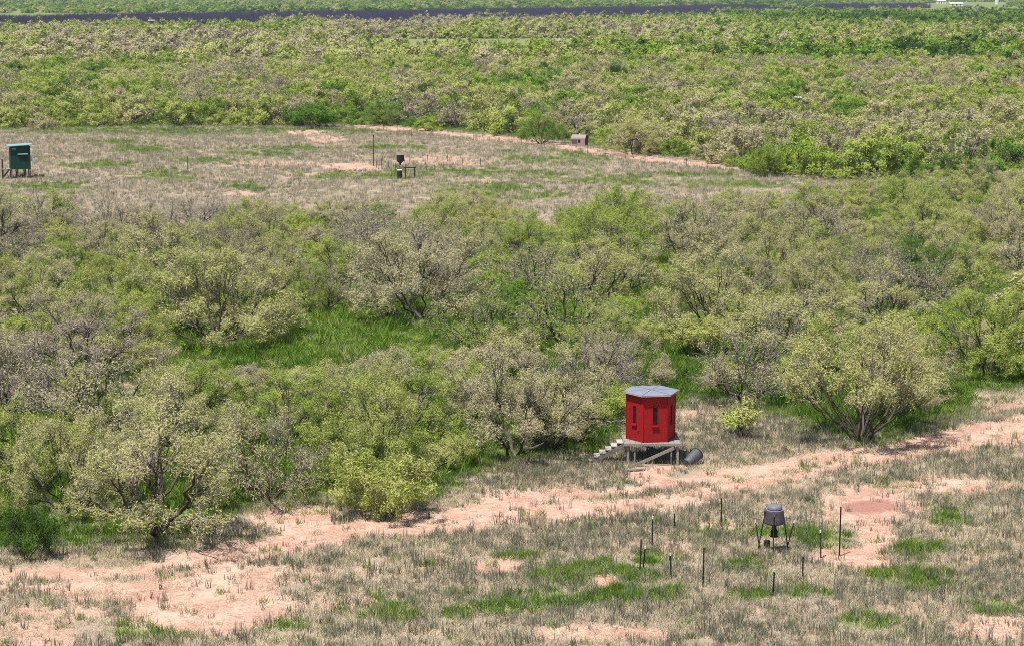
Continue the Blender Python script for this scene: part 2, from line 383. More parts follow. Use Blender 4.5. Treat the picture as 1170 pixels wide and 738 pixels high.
def tree_parts(seed, Rr, Hh, z0, nclump, nt, k0, r0, leaves, lsize, lwid, kind='dome', sig=.34, shell=(.55, 1.0), leafspread=.11, tw=1.0, jag=.22, form=.35, rnd=.8):
    rng = np.random.default_rng(seed)
    # clump centres through a lumpy dome
    cl = []
    ph = rng.uniform(0, 6.28, 4)
    while len(cl) < nclump:
        d = unit(rng.normal(0, 1, 3)); d[2] = abs(d[2]) if kind != 'bush' else d[2]
        if rng.random() < .25: d[2] *= .35; d = unit(d)
        az = math.atan2(d[1], d[0])
        lump = 1 + jag * (math.sin(az * 2 + ph[0]) * .5 + math.sin(az * 3 + ph[1]) * .4 + math.sin(az * 5 + ph[2]) * .3) + rng.normal(0, .07)
        s = rng.uniform(*shell) ** .7 * lump
        x, y = d[0] * Rr * s, d[1] * Rr * s
        rad = math.hypot(x, y) / Rr
        zt = z0 + (Hh - z0) * (d[2] * s if kind != 'bush' else .5 + .5 * d[2] * s)
        if kind == 'vase': zt = max(zt, Hh * (.38 + .10 * rad))
        cl.append((x, y, zt, rng.uniform(.7, 1.3)))
    cl = np.array(cl); w = cl[:, 3] / cl[:, 3].sum()
    ci = rng.choice(nclump, nt, p=w)
    T = cl[ci, :3] + rng.normal(0, 1, (nt, 3)) * sig * cl[ci, 3:4] * np.array([1.1, 1.1, .75])
    T[:, 2] = np.maximum(T[:, 2], .12 + .1 * rng.random(nt))
    segs, tips = grow(rng, T, k0, r0, frac0=.55 if kind == 'vase' else .46, bend=.09 if kind == 'vase' else .13)
    A = np.array([s[0] for s in segs]); B = np.array([s[1] for s in segs]); ra = np.array([s[2] for s in segs]); rb = np.array([s[3] for s in segs]); kd = np.array([s[4] for s in segs])
    thick = kd < 2
    Vt, Ft = prisms(A[thick], B[thick], ra[thick], rb[thick], 5)
    Vw, Fw = prisms(A[~thick], B[~thick], ra[~thick] * tw, rb[~thick] * tw, 3)
    m = np.array([t[0] for t in tips]); t = np.array([t[1] for t in tips]); clv = rng.random(nclump)
    nT = len(tips); nl = nT * leaves
    if leaves:
        ti = np.repeat(np.arange(nT), leaves)
        f = rng.uniform(.25, 1.12, nl)[:, None]
        P = m[ti] * (1 - f) + t[ti] * f + rng.normal(0, leafspread, (nl, 3))
        P[:, 2] = np.maximum(P[:, 2], .04)
        out = unit(P - np.array([0, 0, Hh * .25]))
        nearest = ((t[:, None] - cl[None, :, :3]) ** 2).sum(-1).argmin(1)
        oc = unit(P - cl[nearest[ti], :3] + np.array([0, 0, .05]))
        nrm = unit(oc * (1.05 - form) + out * form + np.array([0, 0, .45]) + rng.normal(0, rnd, (nl, 3)))
        D = unit(np.cross(nrm, rng.normal(0, 1, (nl, 3)) + np.array([0, 0, .3])))
        Sd = np.cross(D, nrm)
        sz = rng.uniform(.6, 1.3, (nl, 1)) * lsize
        V3 = np.stack([P - Sd * sz * lwid, P + Sd * sz * lwid, P + D * sz], 1).reshape(-1, 3)
        F3 = np.arange(nl * 3).reshape(-1, 3)
        # colour value: clump value + twig value + leaf value
        tl = rng.random(nT)
        lv = np.repeat((clv[nearest][ti] * .45 + tl[ti] * .3 + rng.random(nl) * .25), 3)
    else:
        V3 = np.zeros((0, 3)); F3 = np.zeros((0, 3), int); lv = np.zeros(0)
    Fw3 = quads_to_tris(Fw)
    Vc = np.concatenate([Vw, V3]); Fc = np.concatenate([Fw3, F3 + len(Vw)]); mi = np.concatenate([np.ones(len(Fw3), int), np.zeros(len(F3), int)])
    lvc = np.concatenate([np.full(len(Vw), .5), lv])
    return (Vt, quads_to_tris(Ft)), (Vc, Fc, mi, lvc)
def set_lv(me, lv):
    a = me.attributes.new('lv', 'FLOAT', 'POINT'); a.data.foreach_set('value', np.asarray(lv, np.float32))
def proto(seed, **k):
    (Vt, Ft), (Vc, Fc, mi, lv) = tree_parts(seed, **k)
    tm = mesh_from('mesquite_trunk', Vt, Ft, [M_BARK], smooth=True)
    cm = mesh_from('mesquite_crown', Vc, Fc, [M_LEAF, M_TWIG], mi); set_lv(cm, lv)
    return tm, cm, k['Rr'], k['Hh']
def proto_one(name, seed, **k):
    (Vt, Ft), (Vc, Fc, mi, lv) = tree_parts(seed, **k)
    me = mesh_from(name, np.concatenate([Vc, Vt]), np.concatenate([Fc, Ft + len(Vc)]), [M_LEAF, M_TWIG, M_BARK], np.concatenate([mi, np.full(len(Ft), 2)]))
    set_lv(me, np.concatenate([lv, np.full(len(Vt), .5)])); return me

PR = {}
PR['dome'] = [proto(100 + i, Rr=3.3, Hh=4.6, z0=.75, nclump=64, nt=640, k0=9, r0=.15, leaves=46, lsize=.105, lwid=.145, sig=.25, leafspread=.105, shell=(.62, 1.0), tw=1.5) for i in range(5)]
PR['vase'] = [proto(200 + i, Rr=3.1, Hh=5.0, z0=1.3, nclump=64, nt=640, k0=17, r0=.17, leaves=42, lsize=.105, lwid=.145, tw=1.5, kind='vase', sig=.24, leafspread=.105, shell=(.6, 1.0)) for i in range(2)]
PR['open'] = [proto(300 + i, Rr=3.2, Hh=4.8, z0=1.2, nclump=40, nt=440, k0=5, r0=.18, leaves=42, lsize=.105, lwid=.145, tw=1.6, sig=.27, leafspread=.105, shell=(.4, 1.05), jag=.4) for i in range(4)]
PR['bare'] = [proto(400 + i, Rr=2.8, Hh=4.0, z0=.8, nclump=56, nt=760, k0=7, r0=.17, leaves=9, lsize=.11, lwid=.15, sig=.30, tw=1.9) for i in range(3)]
PR['bush'] = [proto(500 + i, Rr=1.6, Hh=1.9, z0=.3, nclump=34, nt=330, k0=6, r0=.06, leaves=44, lsize=.11, lwid=.15, kind='bush', sig=.19, leafspread=.09, shell=(.45, 1.0)) for i in range(3)]
PR['sapling'] = [proto(600, Rr=.75, Hh=1.9, z0=.75, nclump=9, nt=80, k0=2, r0=.035, leaves=20, lsize=.15, lwid=.18, sig=.16)]

TREES = []     # x, y, sx, sz, rot, tint, kind, variant, label, group, name, category
def hand(px, by, w, h, kind, var, tint, label, name='mesquite_tree', cat='tree', rot=None):
    X, Y = gp(px, by); s = ppm(by); p = PR[kind][var]
    TREES.append([X, Y, w / s / (2 * p[2]) * 1.02, h / s / p[3] / .97, R.uniform(0, 6.28) if rot is None else rot, tint, kind, var, label, None, name, cat])
hand(985, 503, 190, 150, 'vase', 0, .33, 'wide pale vase-shaped mesquite with many bare lower stems standing alone beside the dirt track')
hand(850, 462, 120, 90, 'bare', 0, .10, 'nearly leafless grey mesquite between the red blind and the vase-shaped tree')
hand(846, 499, 46, 44, 'sapling', 0, .42, 'small thin green mesquite sapling in dry grass behind the red blind', 'mesquite_sapling')
hand(590, 523, 165, 130, 'open', 0, .15, 'straggly grey mesquite with dark twisted branches next to the one with the long limb')
hand(628, 514, 150, 118, 'open', 1, .24, 'pale mesquite with a long low limb reaching toward the red blind')
hand(425, 552, 150, 125, 'dome', 0, .46, 'leafy yellow-green mesquite rising behind a round low bush at the track edge')
hand(440, 591, 118, 70, 'bush', 0, .45, 'round yellow-green bush touching the ground at the edge of the dirt track', 'mesquite_bush', 'bush')
hand(308, 572, 135, 118, 'bare', 1, .2, 'thinly leaved grey mesquite fanning up beside the bare pink soil patch')
hand(178, 612, 235, 150, 'open', 2, .27, 'broad sprawling tan mesquite with leaning forked trunk over green weeds')
hand(30, 639, 60, 62, 'bush', 1, .93, 'small dark grey-green bush with upright stems beside the dirt track', 'dark_bush', 'bush')
hand(80, 585, 150, 120, 'dome', 1, .3, 'beige rounded mesquite behind the small dark bush')
hand(480, 366, 165, 106, 'dome', 2, .19, 'large round beige mesquite dome standing above the bright green lawn')
hand(245, 388, 190, 106, 'dome', 3, .33, 'broad khaki mesquite whose low crown overhangs the green lawn')
hand(352, 356, 52, 66, 'open', 3, .55, 'slim upright green mesquite at the edge of the green lawn')
hand(374, 352, 50, 58, 'bare', 2, .2, 'slim bare grey mesquite beside the upright green one at the lawn')
hand(132, 287, 70, 66, 'bare', 1, .12, 'grey leafless mesquite with dark forked trunk at the far clearing edge')
hand(700, 292, 110, 72, 'dome', 4, .62, 'bright green mesquite at the edge of the far dry clearing')
hand(1000, 338, 66, 74, 'bare', 0, .22, 'bare grey mesquite with black trunk in a green hollow')
hand(1160, 290, 90, 80, 'open', 0, .2, 'grey mesquite with crooked black limbs among the dense thicket')
hand(222, 478, 105, 68, 'dome', 1, .62, 'fresh bright green mesquite amid greyish ones in the thicket')
hand(110, 500, 190, 110, 'bare', 2, .16, 'wide grey-brown twiggy mesquite behind the sprawling tan one')
hand(480, 434, 95, 44, 'dome', 4, .6, 'low pale yellow-green mesquite in front of the green lawn')
hand(875, 203, 38, 36, 'bush', 2, .66, 'bright yellow-green round bush where the dirt road ends', 'mesquite_bush', 'bush')
hand(707, 104, 26, 30, 'bush', 0, 1.0, 'very dark green round cedar standing out in the far thicket', 'cedar_tree')
hand(618, 165, 62, 40, 'dome', 0, .72, 'green mesquite overhanging the road beside the small rounded shed')
hand(722, 176, 75, 42, 'dome', 1, .36, 'khaki mesquite with open base beside the road past the rounded shed')
hand(314, 124, 48, 42, 'bare', 0, .0, 'leafless purplish-grey tree standing over the far thicket')
hand(365, 146, 70, 28, 'bush', 1, .84, 'deep green low bush at the back edge of the far clearing', 'mesquite_bush', 'bush')
hand(440, 143, 60, 30, 'dome', 2, .78, 'deep green mesquite at the start of the dirt road')
hand(175, 36 + 0, 12, 9, 'bush', 2, .7, 'solitary green rounded tree top before the dark bare thicket', 'mesquite_tree')
HAND = len(TREES)

def kindpick(r, t):
    if t < .17: return ('bare', r.randrange(3)) if r.random() < .6 else ('open', r.randrange(4))
    u = r.random()
    if u < .62: return 'dome', r.randrange(5)
    if u < .72: return 'vase', r.randrange(2)
    if u < .93: return 'open', r.randrange(4)
    return 'bare', r.randrange(3)
pos = [(t[0], t[1], 7.5 if k == 0 else 4.5 if k in (1, 3, 7) else 2.0) for k, t in enumerate(TREES)]
grid = {}
def gput(x, y, r): grid.setdefault((int(x // 8), int(y // 8)), []).append((x, y, r))
for p in pos: gput(*p)
def free(x, y, r):
    i, j = int(x // 8), int(y // 8)
    for a in (-1, 0, 1):
        for b in (-1, 0, 1):
            for q in grid.get((i + a, j + b), ()):
                if (q[0] - x) ** 2 + (q[1] - y) ** 2 < ((q[2] + r) * .5) ** 2: return False
    return True
CAND = []
def tint_at(X, Y, px, py):
    t = .285 + (float(fbm(X / 26, Y / 26, 71, 2)) - .5) * .6 + R.gauss(0, .2)
    if py < 150: t += .05
    if 640 < px < 780 and 240 < py < 330: t += .15
    return t
# thicket between the two clearings
for _ in range(15000):
    px, py = None, None
    Y = 70 + 165 * R.random() ** .85; X = (R.random() - .5) * 2 * (Y * .285 + 3)
    px, py = topx(X, Y)
    if py > line(px, FRONT) - 16 or py < line(px, NBACK): continue
    e = max(ell(px, py, q) for q in LAWNS)
    if e > -.12: continue
    t = tint_at(X, Y, px, py); s = ppm(py)
    h = R.uniform(3.3, 4.9) * (1 + .12 * R.gauss(0, 1)); w = h * R.uniform(1.25, 1.75)
    kd, v = kindpick(R, t)
    if R.random() < .12: kd, v = 'bush', R.randrange(3); h = R.uniform(1.3, 2.2); w = h * 1.6; t += .18
    lim = py - float(line(px, LIMIT)) + R.choice((-8, -4, 0, 5, 11))
    if 175 < px < 390 and py > 404: lim = min(lim, py - 418)
    if 325 < px < 550 and py > 385: lim = min(lim, py - 399)
    if 770 < px < 850 and py < 462 + 30 and py > 440: lim = min(lim, 40)
    hm = lim / s / .97
    if hm < 1.1: continue
    if h > hm: h = hm; w = min(w, h * 1.9)
    if h < 1.9 and kd != 'bush': kd, v = 'bush', R.randrange(3)
    sp = .86 * w if w > 4 else .9 * w
    if not free(X, Y, sp): continue
    gput(X, Y, sp); CAND.append([X, Y, w, h, t, kd, v, px, py])
# thicket behind the far clearing
for _ in range(26000):
    Y = 200 + 270 * R.random() ** .8; X = (R.random() - .5) * 2 * (Y * .28 + 4)
    px, py = topx(X, Y)
    if py > line(px, BFRONT) + R.gauss(-1.0, 1.2) and not (px > 900 and py < 206): continue
    if px > 640 and px < 690 and py > 158: continue
    t = tint_at(X, Y, px, py)
    edge = line(px, BFRONT) - py
    if edge < 9: t += .16
    h = R.uniform(3.2, 5.2); w = h * R.uniform(1.25, 1.8); kd, v = kindpick(R, t)
    if R.random() < .12 or (edge < 4 and R.random() < .4): kd, v = 'bush', R.randrange(3); h = R.uniform(1.5, 2.4); w = h * 1.7; t += .25
    sp = .74 * w
    if not free(X, Y, sp): continue
    gput(X, Y, sp); CAND.append([X, Y, w, h, t, kd, v, px, py])
CAND.sort(key=lambda c: c[1])
NIND = 268
inview = [c for c in CAND if -30 < c[7] < 1200]
ind = inview[:NIND]; indset = set(id(c) for c in ind)
rest = [c for c in CAND if id(c) not in indset]
def colourword(t): return 'grey-brown twiggy' if t < .13 else 'beige' if t < .27 else 'khaki' if t < .42 else 'yellow-green' if t < .58 else 'green'
LM = ['the vase-shaped tree beside the track', 'the leafless grey mesquite behind the blind', None, 'the straggly grey mesquite by the stairs', 'the long-limbed mesquite by the blind', 'the leafy mesquite behind the round bush',
      'the round bush by the track', 'the grey mesquite by the pink soil patch', 'the sprawling tan mesquite over weeds', 'the small dark bush by the track', 'the beige mesquite behind the dark bush', 'the round beige dome above the lawn',
      'the broad khaki mesquite overhanging the lawn', 'the slim green mesquite at the lawn', 'the slim bare mesquite at the lawn', 'the forked grey mesquite by the far clearing', 'the bright green mesquite by the far clearing',
      'the black-trunked mesquite in the green hollow', 'the crooked black-limbed mesquite', 'the fresh bright green mesquite', 'the wide grey-brown twiggy mesquite', 'the low pale mesquite before the lawn', 'the round bush where the road ends',
      None, 'the green tree beside the rounded hut', 'the open-based khaki mesquite past the hut', None, None, None, None]
def zone(px, py):
    X, Y = gp(px, py)
    i = min((k for k in range(HAND) if LM[k]), key=lambda k: math.hypot(TREES[k][0] - X, (TREES[k][1] - Y) * .8))
    return 'near ' + LM[i]
for c in ind:
    X, Y, w, h, t, kd, v, px, py = c; p = PR[kd][v]
    word = 'small low' if h < 1.6 else 'low bushy' if h < 2.4 else 'tall' if h > 4.4 else 'mid-height'
    shp = {'dome': 'rounded', 'vase': 'vase-shaped', 'open': 'straggly', 'bare': 'thinly leaved', 'bush': 'ground-hugging'}[kd]
    lab = f'{word} {shp} {colourword(t)} mesquite {zone(px, py)}'
    TREES.append([X, Y, w / (2 * p[2]), h / p[3], R.uniform(0, 6.28), t, kd, v, lab, lab.split(' mesquite ')[0] + ' mesquites ' + zone(px, py),
                  'mesquite_bush' if kd == 'bush' else 'mesquite_tree', 'bush' if kd == 'bush' else 'tree'])
from collections import Counter
for t in TREES:
    X, Y, sx, sz, rot, tint, kd, v, lab, grp, nm, cat = t
    p = PR[kd][v]
    e = empty(nm, (X, Y, float(gz(X, Y)) - .03), rot, lab, cat, grp); e.scale = (sx, sx, sz)
    for part, me in (('trunk', p[0]), ('crown', p[1])):
        o = bpy.data.objects.new(part, me); C.objects.link(o); o.parent = e
        if part == 'crown': o['tint'] = float(tint)
    if lab.startswith('pale mesquite with a long low limb'):
        q = [(0, 0, .35), (.45, -.1, .95), (1.1, -.15, 1.25), (1.8, -.2, 1.42), (2.5, -.2, 1.40), (3.1, -.15, 1.22)]
        cr, sr = math.cos(-rot), math.sin(-rot)
        loc = [((x * cr - y * sr) / sx, (x * sr + y * cr) / sx, z / sz) for x, y, z in q]
        MB().tube(loc, [.09, .075, .06, .05, .035, .015], 6).obj('limb', M_BARK, e)

# ---------------------------------------------------------------- scattered masses (geometry nodes on points)
def library(name, meshes):
    col = bpy.data.collections.new(name)
    for i, me in enumerate(meshes):
        o = bpy.data.objects.new('%s_%02d' % (name, i), me); col.objects.link(o)
    return col
def scatter(name, label, cat, col, P, rot, scl, idx, tint):
    me = bpy.data.meshes.new(name); n = len(P)
    me.vertices.add(n); me.vertices.foreach_set('co', np.asarray(P, np.float32).ravel())
    for nm, ty, key, data in (('rot', 'FLOAT', 'value', rot), ('scl', 'FLOAT_VECTOR', 'vector', scl), ('idx', 'INT', 'value', idx), ('tint', 'FLOAT', 'value', tint)):
        a = me.attributes.new(nm, ty, 'POINT'); a.data.foreach_set(key, np.asarray(data, np.int32 if ty == 'INT' else np.float32).ravel())
    o = bpy.data.objects.new(name, me); C.objects.link(o); tag(o, label, cat, kind='stuff')
    ng = bpy.data.node_groups.new(name + '_scatter', 'GeometryNodeTree')
    ng.interface.new_socket('Geometry', in_out='INPUT', socket_type='NodeSocketGeometry'); ng.interface.new_socket('Geometry', in_out='OUTPUT', socket_type='NodeSocketGeometry')
    gi = ng.nodes.new('NodeGroupInput'); go = ng.nodes.new('NodeGroupOutput')
    iop = ng.nodes.new('GeometryNodeInstanceOnPoints'); ci = ng.nodes.new('GeometryNodeCollectionInfo')
    ci.inputs['Collection'].default_value = col; ci.inputs['Separate Children'].default_value = True; ci.inputs['Reset Children'].default_value = True
    def na(nm, ty):
        q = ng.nodes.new('GeometryNodeInputNamedAttribute'); q.data_type = ty; q.inputs['Name'].default_value = nm; return q.outputs['Attribute']
    cx = ng.nodes.new('ShaderNodeCombineXYZ'); e2r = ng.nodes.new('FunctionNodeEulerToRotation')
    K = ng.links.new
    K(na('rot', 'FLOAT'), cx.inputs['Z']); K(cx.outputs[0], e2r.inputs[0])
    K(gi.outputs[0], iop.inputs['Points']); K(ci.outputs[0], iop.inputs['Instance']); iop.inputs['Pick Instance'].default_value = True
    K(na('idx', 'INT'), iop.inputs['Instance Index']); K(e2r.outputs[0], iop.inputs['Rotation']); K(na('scl', 'FLOAT_VECTOR'), iop.inputs['Scale'])
    K(iop.outputs[0], go.inputs[0])
    md = o.modifiers.new('scatter', 'NODES'); md.node_group = ng
    return o

# mid-distance trees: lighter meshes
MID = [proto_one('mid_tree', 700 + i, Rr=3, Hh=4.2, z0=.5, nclump=34, nt=200, k0=4, r0=.16, leaves=36, lsize=.19, lwid=.28, sig=.30, leafspread=.16, shell=(.65, 1.0), form=.8, rnd=.6, jag=.3) for i in range(6)] + \
      [proto_one('mid_tree', 720 + i, Rr=3, Hh=4.2, z0=.6, nclump=34, nt=260, k0=6, r0=.17, leaves=9, lsize=.24, lwid=.22, sig=.4, tw=2.2) for i in range(2)]
FAR = [proto_one('far_tree', 740 + i, Rr=3, Hh=4.2, z0=.3, nclump=22, nt=60, k0=3, r0=.16, leaves=34, lsize=.32, lwid=.42, sig=.34, leafspread=.26, tw=1.0, shell=(.7, 1.0), form=.95, rnd=.5, jag=.35) for i in range(6)]
LIBM = library('mid_tree', MID); LIBF = library('far_tree', FAR)
P, rt, sc, ix, tn = [], [], [], [], []
for X, Y, w, h, t, kd, v, px, py in rest:
    P.append((X, Y, float(gz(X, Y)) - .05)); rt.append(R.uniform(0, 6.28)); sc.append((w / 6, w / 6, h / 4.2)); ix.append(6 + R.randrange(2) if kd == 'bare' else R.randrange(6)); tn.append(t)
scatter('mesquite_thicket', 'dense mesquite thicket beyond the far clearing', 'thicket', LIBM, P, rt, sc, ix, tn)

def mass(name, label, n, y0, y1, spf, hrange, lib, nlib, ok, tintf, wr=(1.3, 1.8)):
    u = RNG.random(n); Y = y0 + (y1 - y0) * u ** .9; X = (RNG.random(n) - .5) * 2 * (Y * .285 + 5)
    px, py = topx(X, Y)
    keep = ok(px, py, X, Y)
    X, Y, px, py = X[keep], Y[keep], px[keep], py[keep]
    # grid thinning: one tree per jittered cell
    sp = spf
    seen = set(); sel = []
    for i, (a, b) in enumerate(zip((X // sp).astype(int), (Y // sp).astype(int))):
        if (a, b) not in seen: seen.add((a, b)); sel.append(i)
    X, Y, px, py = X[sel], Y[sel], px[sel], py[sel]; m = len(X)
    h = RNG.uniform(*hrange, m); w = h * RNG.uniform(*wr, m)
    t = tintf(px, py, X, Y) + RNG.normal(0, .18, m)
    scatter(name, label, 'thicket', lib, np.stack([X, Y, gz(X, Y) - .1], 1), RNG.uniform(0, 6.28, m), np.stack([w / 6, w / 6, h / 4.2], 1), RNG.integers(0, nlib, m), t)
    return m
def ok_far(px, py, X, Y):
    strip = (py > 45) & (py < 63) & (px > 385 + 30 * fbm(X / 20, Y / 20, 5)) & (px < 690)
    gap = (fbm(X / 14, Y / 14, 87, 2) < .27) 
    return (py > line(px, DLOW) - 9 * sstep(.58, .8, fbm(X / 30, Y / 60, 23, 2))) & ~strip & ~gap & ~RANCH(px, py)
def tint_far(px, py, X, Y):
    t = .325 + (fbm(X / 55, Y / 110, 91, 3) - .5) * 1.0
    t += .20 * sstep(560, 900, px) * sstep(100, 70, py) + .22 * sstep(40, 28, py) * sstep(500, 800, px)
    t += .14 * sstep(20, 6, np.abs(py - 78)) * sstep(500, 700, px)
    return t
n1 = mass('far_thicket', 'far mesquite thicket fading into the plain', 90000, 470, 1450, 6.8, (2.2, 6.0), LIBF, 6, ok_far, tint_far)
# bare purplish stems
def stems(seed):
    rng = np.random.default_rng(seed); n = 90
    b = np.concatenate([rng.normal(0, 1.5, (n, 2)), np.full((n, 1), -.1)], 1); t = b + np.concatenate([rng.normal(0, .35, (n, 2)), rng.uniform(2.2, 4.6, (n, 1))], 1)
    V, F = prisms(b, t, np.full(n, .10), np.full(n, .03), 3)
    return mesh_from('bare_stems', V, quads_to_tris(F), [M_SALT])
LIBS = library('bare_stems', [stems(i) for i in range(4)])
def ok_dark(px, py, X, Y):
    jt = (fbm(X / 35, Y / 90, 19, 3) - .5) * 7
    return ~RANCH(px, py) & (py < line(px, DLOW)) & (py > line(px, DHIGH) + jt) & (py > line(px, DHIGH)) & ~((px > 860) & (fbm(X / 60, Y / 60, 9, 2) > .36 - (px - 930) / 900))
mass('bare_thicket', 'dark purplish band of dense leafless salt cedar', 160000, 1000, 2400, 5.2, (3.4, 5.2), LIBS, 4, ok_dark, lambda px, py, X, Y: px * 0 + .5, wr=(1.2, 1.6))
def ok_beyond(px, py, X, Y): return (py < line(px, DHIGH)) & (py > -14) & ~RANCH(px, py)
def tint_beyond(px, py, X, Y): return .70 + (fbm(X / 160, Y / 300, 93, 3) - .5) * .5 - .1 * sstep(7, 3, py)
mass('distant_thicket', 'distant bright green brush beyond the dark bare band', 90000, 1500, 5200, 21, (2.5, 5), LIBF, 6, ok_beyond, tint_beyond, wr=(1.6, 2.6))

# ---------------------------------------------------------------- grasses
def tuft(seed, n, h, w, rad, lean, mat, flat=0):
    rng = np.random.default_rng(seed)
    b = np.concatenate([rng.normal(0, rad, (n, 2)), np.full((n, 1), -.02)], 1)
    t = b + np.concatenate([rng.normal(0, lean, (n, 2)), rng.uniform(.55, 1.1, (n, 1)) * h], 1)
    a = rng.uniform(0, 6.28, n); s = np.stack([np.cos(a), np.sin(a), a * 0], 1) * w / 2
    m = (b + t) / 2 + np.concatenate([rng.normal(0, lean * .15, (n, 2)), np.zeros((n, 1))], 1)
    V = np.stack([b - s, b + s, m + s * .8, m - s * .8, t], 1).reshape(-1, 3)
    k = (np.arange(n) * 5)[:, None]
    F = np.concatenate([k + [0, 1, 2], k + [0, 2, 3], k + [3, 2, 4]])
    me = mesh_from('tuft', V, F, [mat]); set_lv(me, np.repeat(rng.random(n), 5)); return me
LIBD = library('dry_tuft', [tuft(i, 20, .22, .014, .13, .10, M_DRY) for i in range(4)] + [tuft(10 + i, 18, .13, .018, .15, .11, M_DRY) for i in range(2)])
LIBW = library('weed_tuft', [tuft(20 + i, 8, .34, .024, .055, .04, M_WEED) for i in range(4)] + [tuft(30 + i, 14, .26, .022, .11, .07, M_WEED) for i in range(2)])
LIBG = library('green_tuft', [tuft(40 + i, 26, .24, .022, .14, .10, M_GRN) for i in range(4)] + [tuft(50 + i, 30, .5, .04, .18, .2, M_GRN) for i in range(2)])
def grass_points(n, y0, y1, pw=1.0):
    Y = np.sqrt(y0 ** 2 + (y1 ** 2 - y0 ** 2) * RNG.random(n)); X = (RNG.random(n) - .5) * 2 * (Y * .285 + 1)
    return X, Y
def put(name, label, lib, sets):
    Ps, Ss, Ts, Is = [], [], [], []
    for X, Y, s, t, lo, hi in sets:
        Ps.append(np.stack([X, Y, gz(X, Y) - .01], 1)); m = len(X)
        z = (.45 + RNG.gamma(3.2, .17, m)) * s; xy = RNG.uniform(.7, 1.3, m) * s
        Ss.append(np.stack([xy, xy, z], 1)); Ts.append(t); Is.append(RNG.integers(lo, hi, m))
    Pn = np.concatenate(Ps); m = len(Pn)
    scatter(name, label, 'grass', lib, Pn, RNG.uniform(0, 6.28, m), np.concatenate(Ss), np.concatenate(Is), np.concatenate(Ts))
BX, BY = gp(743, 525)
def field(n, y0, y1, fn, s, tf, lo, hi):
    X, Y = grass_points(n, y0, y1); d, g, w = masks(X, Y); px, py = topx(X, Y)
    k = RNG.random(n) < fn(X, Y, px, py, d, g, w)
    X, Y, px, py, d, g = X[k], Y[k], px[k], py[k], d[k], g[k]
    return X, Y, (s(Y) if callable(s) else s) * np.ones(len(X)), tf(X, Y, d, g) + RNG.normal(0, .17, len(X)), lo, hi
def opn(px, py): return (py > line(px, FRONT) - 6) | ((py < line(px, NBACK) + 6) & (py > line(px, BFRONT)))
clump = lambda X, Y, s, sd: fbm(X / s, Y / s, sd, 3)
def f_dry(X, Y, px, py, d, g, w): return np.where(opn(px, py), sstep(.12, .5, clump(X, Y, 1.2, 101)), .3) * np.clip(1 - 1.0 * d, .06, 1) * (1 - .6 * g) * (1 - w)
def f_weed(X, Y, px, py, d, g, w): return np.where(opn(px, py), sstep(.28, .66, clump(X, Y, .9, 111) * .55 + clump(X, Y, 5, 113) * .45), .12) * np.clip(1 - .97 * d, .06, 1) * (1 - .6 * g) * (1 - w)
def f_green(X, Y, px, py, d, g, w): return (np.clip(g, 0, 1) + .03) * sstep(.2, .55, clump(X, Y, .9, 121)) * (1 - .8 * d)
put('dry_grass', 'tan dry grass covering the open clearings', LIBD, [
    field(70000, 55, 112, f_dry, 1.0, lambda X, Y, d, g: .3 + .5 * clump(X, Y, 4, 131), 0, 6),
    field(80000, 112, 330, f_dry, 1.5, lambda X, Y, d, g: .12 + .35 * clump(X, Y, 9, 133), 0, 6)])
put('grey_weeds', 'grey-green upright weeds scattered through the clearings', LIBW, [
    field(66000, 55, 112, f_weed, 1.0, lambda X, Y, d, g: .2 + .5 * clump(X, Y, 3, 141), 0, 6),
    field(80000, 112, 330, f_weed, 1.4, lambda X, Y, d, g: .5 + .4 * clump(X, Y, 9, 143), 0, 6)])
put('green_grass', 'lush green grass patches and thicket undergrowth', LIBG, [
    field(110000, 55, 112, f_green, .9, lambda X, Y, d, g: .25 + .5 * clump(X, Y, 3, 151), 0, 4),
    field(30000, 75, 200, lambda X, Y, px, py, d, g, w: f_green(X, Y, px, py, d, g, w) * ~opn(px, py), 1.35, lambda X, Y, d, g: .1 + .6 * clump(X, Y, 5, 153), 0, 6),
    field(90000, 112, 330, f_green, 1.3, lambda X, Y, d, g: .35 + .5 * clump(X, Y, 9, 155), 0, 4)])

# ---------------------------------------------------------------- red hexagonal hunting blind
M_RED = paint('red_board', (.31, .008, .011), .62, .4, scale=5, dirt=(.20, .022, .022), bump=.003)
M_REDTRIM = paint('red_trim', (.32, .010, .011), .6, .2, scale=5, dirt=(.25, .06, .05))
M_ROOF = paint('pale_roof_metal', (.20, .22, .285), .6, .35, scale=3, dirt=(.30, .30, .33))
M_ROOFEDGE = paint('roof_edge', (.55, .45, .45), .6, .3)
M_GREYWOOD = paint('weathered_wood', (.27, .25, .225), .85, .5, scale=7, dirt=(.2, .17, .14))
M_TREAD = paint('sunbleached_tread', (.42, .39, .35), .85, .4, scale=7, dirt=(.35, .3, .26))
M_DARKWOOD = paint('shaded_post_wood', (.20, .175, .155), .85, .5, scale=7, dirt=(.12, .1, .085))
M_CREO = paint('creosoted_wood', (.035, .031, .028), .85, .4, scale=7, dirt=(.07, .06, .05))
M_DARK = paint('dark_window', (.012, .012, .014), .25, .1)
M_ZINC = paint('zinc_drum', (.10, .115, .125), .5, .35, metal=.3, scale=4, dirt=(.22, .2, .18))
M_BLACK = paint('black_steel', (.018, .018, .02), .55, .3, scale=8, dirt=(.08, .06, .05))
M_FEED = paint('dark_drum', (.055, .046, .056), .6, .4, scale=5, dirt=(.16, .13, .13))
M_LID = paint('drum_lid', (.17, .16, .21), .5, .35, scale=5, dirt=(.25, .24, .27))
M_WHITE = paint('white_paint', (.75, .74, .70), .6, .2)
M_POST = paint('steel_post', (.022, .022, .022), .6, .5, scale=9, dirt=(.10, .06, .045))
M_GREENP = paint('green_board', (.005, .05, .034), .6, .2, scale=4, dirt=(.01, .05, .036))
